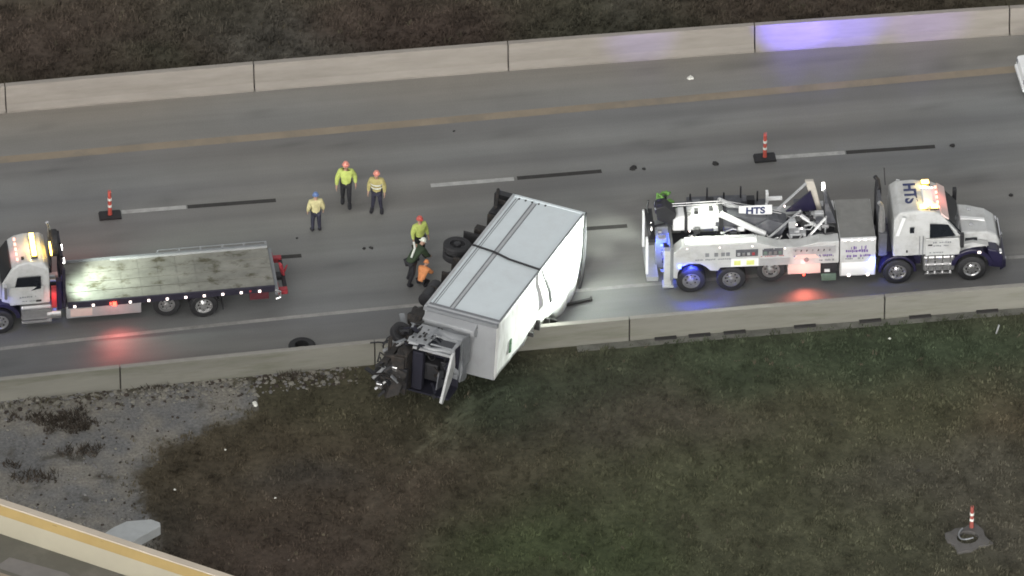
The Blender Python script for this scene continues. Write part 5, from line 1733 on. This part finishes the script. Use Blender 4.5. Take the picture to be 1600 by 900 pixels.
part('lid_rim', MB().tube([(0.32 * cos(R(a)), 0.32 * sin(R(a)), 0.10 + 0.12 * sin(R(a)) ** 2) for a in range(100, 300, 20)], 0.03, 6), trim_grey, inl, smooth=True)
delineator('short orange red post leaning in the open drain inlet in the grass', at(1518, 826, 0.0), False, 0.95, delin_dull)

# ------------------------------------------------------------------ loose debris
def scrap(name, label, cat, px, py, s, m, z=0.0, group=None, n=1):
    rr = random.Random(px)
    mb = MB()
    for k in range(n):
        chunk(mb, (rr.uniform(-s, s) * 0.6 * (k > 0), rr.uniform(-s, s) * 0.4 * (k > 0), 0.1 * s), s * rr.uniform(0.6, 1), rr, None, 0.5)
    o = part(name, mb, m, None, at(px, py, z), (0, 0, rr.uniform(0, 3)))
    tag(o, label, cat, group)


DG = 'dark debris on the pavement'
scrap('debris_chunk', 'dark debris chunk on the lane left of the heavy tow truck, bigger of a pair', 'debris', 988, 264, 0.16, scrap_dark, 0, DG, 3)
scrap('debris_chunk', 'dark debris chunk on the lane left of the heavy tow truck, smaller of a pair', 'debris', 1006, 264, 0.10, scrap_dark, 0, DG, 2)
scrap('debris_chunk', 'dark debris chunk on the lane left of the right-hand delineator post', 'debris', 1117, 255, 0.14, scrap_dark, 0, DG, 2)
scrap('debris_chunk', 'dark debris chunk beyond the end of the right-hand black lane dash', 'debris', 1489, 228, 0.12, scrap_dark, 0, DG, 2)
scrap('debris_chunk', 'small dark debris chunk on the far lane below the yellow line', 'debris', 709, 205, 0.09, scrap_dark, 0, DG, 1)
scrap('debris_chunk', 'dark debris chunk on the lane below the tan coat worker, left of two', 'debris', 569, 388, 0.10, scrap_dark, 0, DG, 2)
scrap('debris_chunk', 'dark debris chunk on the lane below the tan coat worker, right of two', 'debris', 581, 388, 0.10, scrap_dark, 0, DG, 2)
scrap('debris_chunk', 'small dark debris chunk right of the flatbed and below the blue helmet worker', 'debris', 464, 372, 0.07, scrap_dark, 0, DG, 1)
scrap('debris_chunk', 'dark debris chunk on the lane above the cab of the heavy tow truck', 'debris', 1580, 305, 0.11, scrap_dark, 0, DG, 2)
LG = 'pale litter scraps'
scrap('litter_scrap', 'pale scrap of litter on the far shoulder below the far barrier', 'litter', 1078, 122, 0.13, scrap_white, 0, LG, 2)
scrap('litter_scrap', 'white scrap of litter at the edge of the gravel and the brown grass', 'litter', 398, 631, 0.13, scrap_white, 0.03, LG, 2)
scrap('litter_scrap', 'small white scrap lying in the brown grass below the gravel tip', 'litter', 352, 703, 0.08, scrap_white, 0.1, LG, 1)
scrap('litter_scrap', 'small white scrap in the grass just right of the gravel', 'litter', 273, 765, 0.07, scrap_white, 0.1, LG, 1)
scrap('litter_scrap', 'small pale scrap in the middle of the brown grass', 'litter', 430, 778, 0.07, scrap_white, 0.1, LG, 1)
scrap('litter_scrap', 'small pale scrap in the green grass below the near barrier on the right', 'litter', 1390, 529, 0.07, scrap_white, 0.05, LG, 1)
o = part('survey_stake', MB().bar((0, 0, -0.1), (0.06, 0, 0.36), 0.06, 0.04), trim_light, None, at(1556, 520), (0, R(8), 0))
tag(o, 'thin whitish stake standing in the grass near the right end of the near barrier', 'stake')
ty = thing('loose_tyre', 'dark loose tyre lying on the shoulder behind the near barrier', 'tyre', at(472, 548))
part('tread', MB().lathe([(0.26, 0.02), (0.42, 0.0), (0.5, 0.06), (0.5, 0.24), (0.42, 0.30), (0.26, 0.28)], 24, closed=True), rubber, ty, smooth=True)
mb = MB().bar((-0.5, -0.15, 0.10), (0.48, 0.12, 0.06), 0.10, 0.08).bar((0.38, 0.02, 0.08), (0.48, 0.22, 0.07), 0.07, 0.06)
tag(part('metal_bar', mb, scrap_dark, None, at(905, 474)), 'bent dark metal bar lying on the shoulder right of the overturned truck', 'bar')

# ------------------------------------------------------------------ car at the right edge
car = thing('parked_car', 'white car on the far lane just entering at the right edge', 'car', at(1600, 160) + V((0, 0.9, 0)), 0.02)
cbd = part('body', MB().shell([(0.05, 0.32, 0.84), (0.0, 0.6, 0.88), (0.05, 0.9, 0.86), (0.9, 0.96, 0.88), (3.3, 0.95, 0.88), (4.4, 0.8, 0.82), (4.6, 0.55, 0.8), (4.55, 0.3, 0.8)]), white_lit_paint, car, bevel=0.05)
part('cabin', MB().shell([(0.8, 0.95, 0.8), (1.4, 1.42, 0.62), (2.5, 1.45, 0.62), (3.35, 0.94, 0.78)]), glass, car, bevel=0.04)
part('roof', MB().shell([(1.4, 1.425, 0.62), (1.42, 1.46, 0.58), (2.48, 1.48, 0.58), (2.5, 1.455, 0.62)]), white_lit_paint, car)
for s in (-1, 1):
    for x in (0.85, 3.6):
        wheel(car, x, s * 0.8, 0.33, s, 0.33, 0.22, steel, 0.03)
    part('tail_light', MB().box(0.0, 0.05, s * 0.6, s * 0.84, 0.68, 0.82), trim_grey, cbd)
part('bumper', MB().box(-0.06, 0.05, -0.8, 0.8, 0.38, 0.56), white_lit_paint, car, bevel=0.03)

# ------------------------------------------------------------------ overpass, lower left
OZ = 5.5
PH = 1.05
e0, e1 = at(0, 781, OZ + PH), at(350, 897, OZ + PH)
od = (e1 - e0)
od.z = 0
od.normalize()
on = V((-od.y, od.x, 0))         # to the far side of the picture (outwards)
if on.y < 0:
    on = -on
ang = math.atan2(od.y, od.x)
over = thing('overpass', 'overpass deck with yellow and cream parapet crossing the lower left corner', 'bridge', (e0.x, e0.y, OZ), ang)
# local x along the deck, local y negative = onto the deck
X0, X1 = -34, 30
dk = part('deck', MB().box(X0, X1, -10.5, 0.02, -0.9, 0.0), deck_road, over)
part('parapet', MB().prism([(0, 0)] * 3, 0, 0) if False else MB().add([(x, y, z) for x in (X0, X1) for (y, z) in ((0.0, -0.9), (0.0, PH), (-0.24, PH), (-0.30, PH - 0.42), (-0.52, 0.02), (-0.52, -0.0))], [(0, 6, 7, 1), (2, 8, 9, 3), (3, 9, 10, 4), (4, 10, 11, 5), (1, 7, 8, 2), (5, 11, 6, 0), (0, 1, 2, 3, 4, 5), (11, 10, 9, 8, 7, 6)]), parapet_cream, over)
part('yellow_band', MB().add([(x, y, z) for x in (X0, X1) for (y, z) in ((-0.244, PH - 0.02), (-0.30, PH - 0.40), (-0.31, PH - 0.40), (-0.254, PH - 0.02))], [(0, 4, 5, 1), (1, 5, 6, 2), (2, 6, 7, 3), (3, 7, 4, 0), (0, 1, 2, 3), (7, 6, 5, 4)]), parapet_yellow, over)
part('parapet_cap', MB().box(X0, X1, -0.25, 0.02, PH + 0.002, PH + 0.05), parapet_cap, over)
part('tar_streak', MB().add([(2.2, -0.262, PH - 0.10), (2.6, -0.275, PH - 0.20), (3.6, -0.272, PH - 0.18), (4.3, -0.262, PH - 0.10), (3.4, -0.258, PH - 0.08), (2.6, -0.259, PH - 0.085),
                         (2.2, -0.266, PH - 0.10), (2.6, -0.279, PH - 0.20), (3.6, -0.276, PH - 0.18), (4.3, -0.266, PH - 0.10), (3.4, -0.262, PH - 0.08), (2.6, -0.263, PH - 0.085)],
                        [(0, 1, 2, 3, 4, 5), (11, 10, 9, 8, 7, 6)] + [(k, (k + 1) % 6, 6 + (k + 1) % 6, 6 + k) for k in range(6)]), mat('tar_brown', (0.12, 0.075, 0.02), 0.7, 0, 0.2, 3), over)
part('deck_line', MB().box(X0, X1, -2.55, -2.38, 0.001, 0.005), line_yellow, over)
part('worn_patch', MB().add([(1.2, -1.5, 0.004), (3.4, -1.35, 0.004), (4.6, -1.9, 0.004), (4.0, -2.2, 0.004), (1.0, -2.2, 0.004)], [(0, 1, 2, 3, 4)]), mat('worn_grey', (0.17, 0.16, 0.15), 0.8, 0, 0.15, 1.5), over)
part('girder', MB().box(X0, X1, -1.6, -0.6, -2.0, -0.9).box(X0, X1, -6, -5, -2.0, -0.9), slab_concrete, over)
part('far_parapet', MB().box(X0, X1, -10.5, -10.2, 0.0, 1.0), parapet_cream, over)
pier = thing('bridge_pier', 'pale concrete pier cap sticking out from under the overpass', 'pier', (0, 0, 0))
ZC = 2.6
c0 = [at(150, 842, ZC), at(176, 824, ZC), at(198, 814, ZC), at(236, 811, ZC), at(250, 816, ZC), at(251, 822, ZC), at(208, 845, ZC), at(150, 870, ZC)]
ctr = sum(c0, V()) / len(c0)
n = len(c0)
pv = [tuple(p) for p in c0] + [(p.x, p.y, ZC - 0.40) for p in c0]
part('pier_cap', MB().add(pv, [tuple(range(n)), tuple(range(2 * n - 1, n - 1, -1))] + [(i, n + i, n + (i + 1) % n, (i + 1) % n) for i in range(n)]), slab_concrete, pier, bevel=0.03)
part('pier_column', MB().lathe([(0.55, -0.5), (0.55, ZC - 0.455), (0.001, ZC - 0.455)], 20, 'z', (ctr.x - 0.2, ctr.y - 0.3, 0)), slab_concrete, pier, smooth=True)
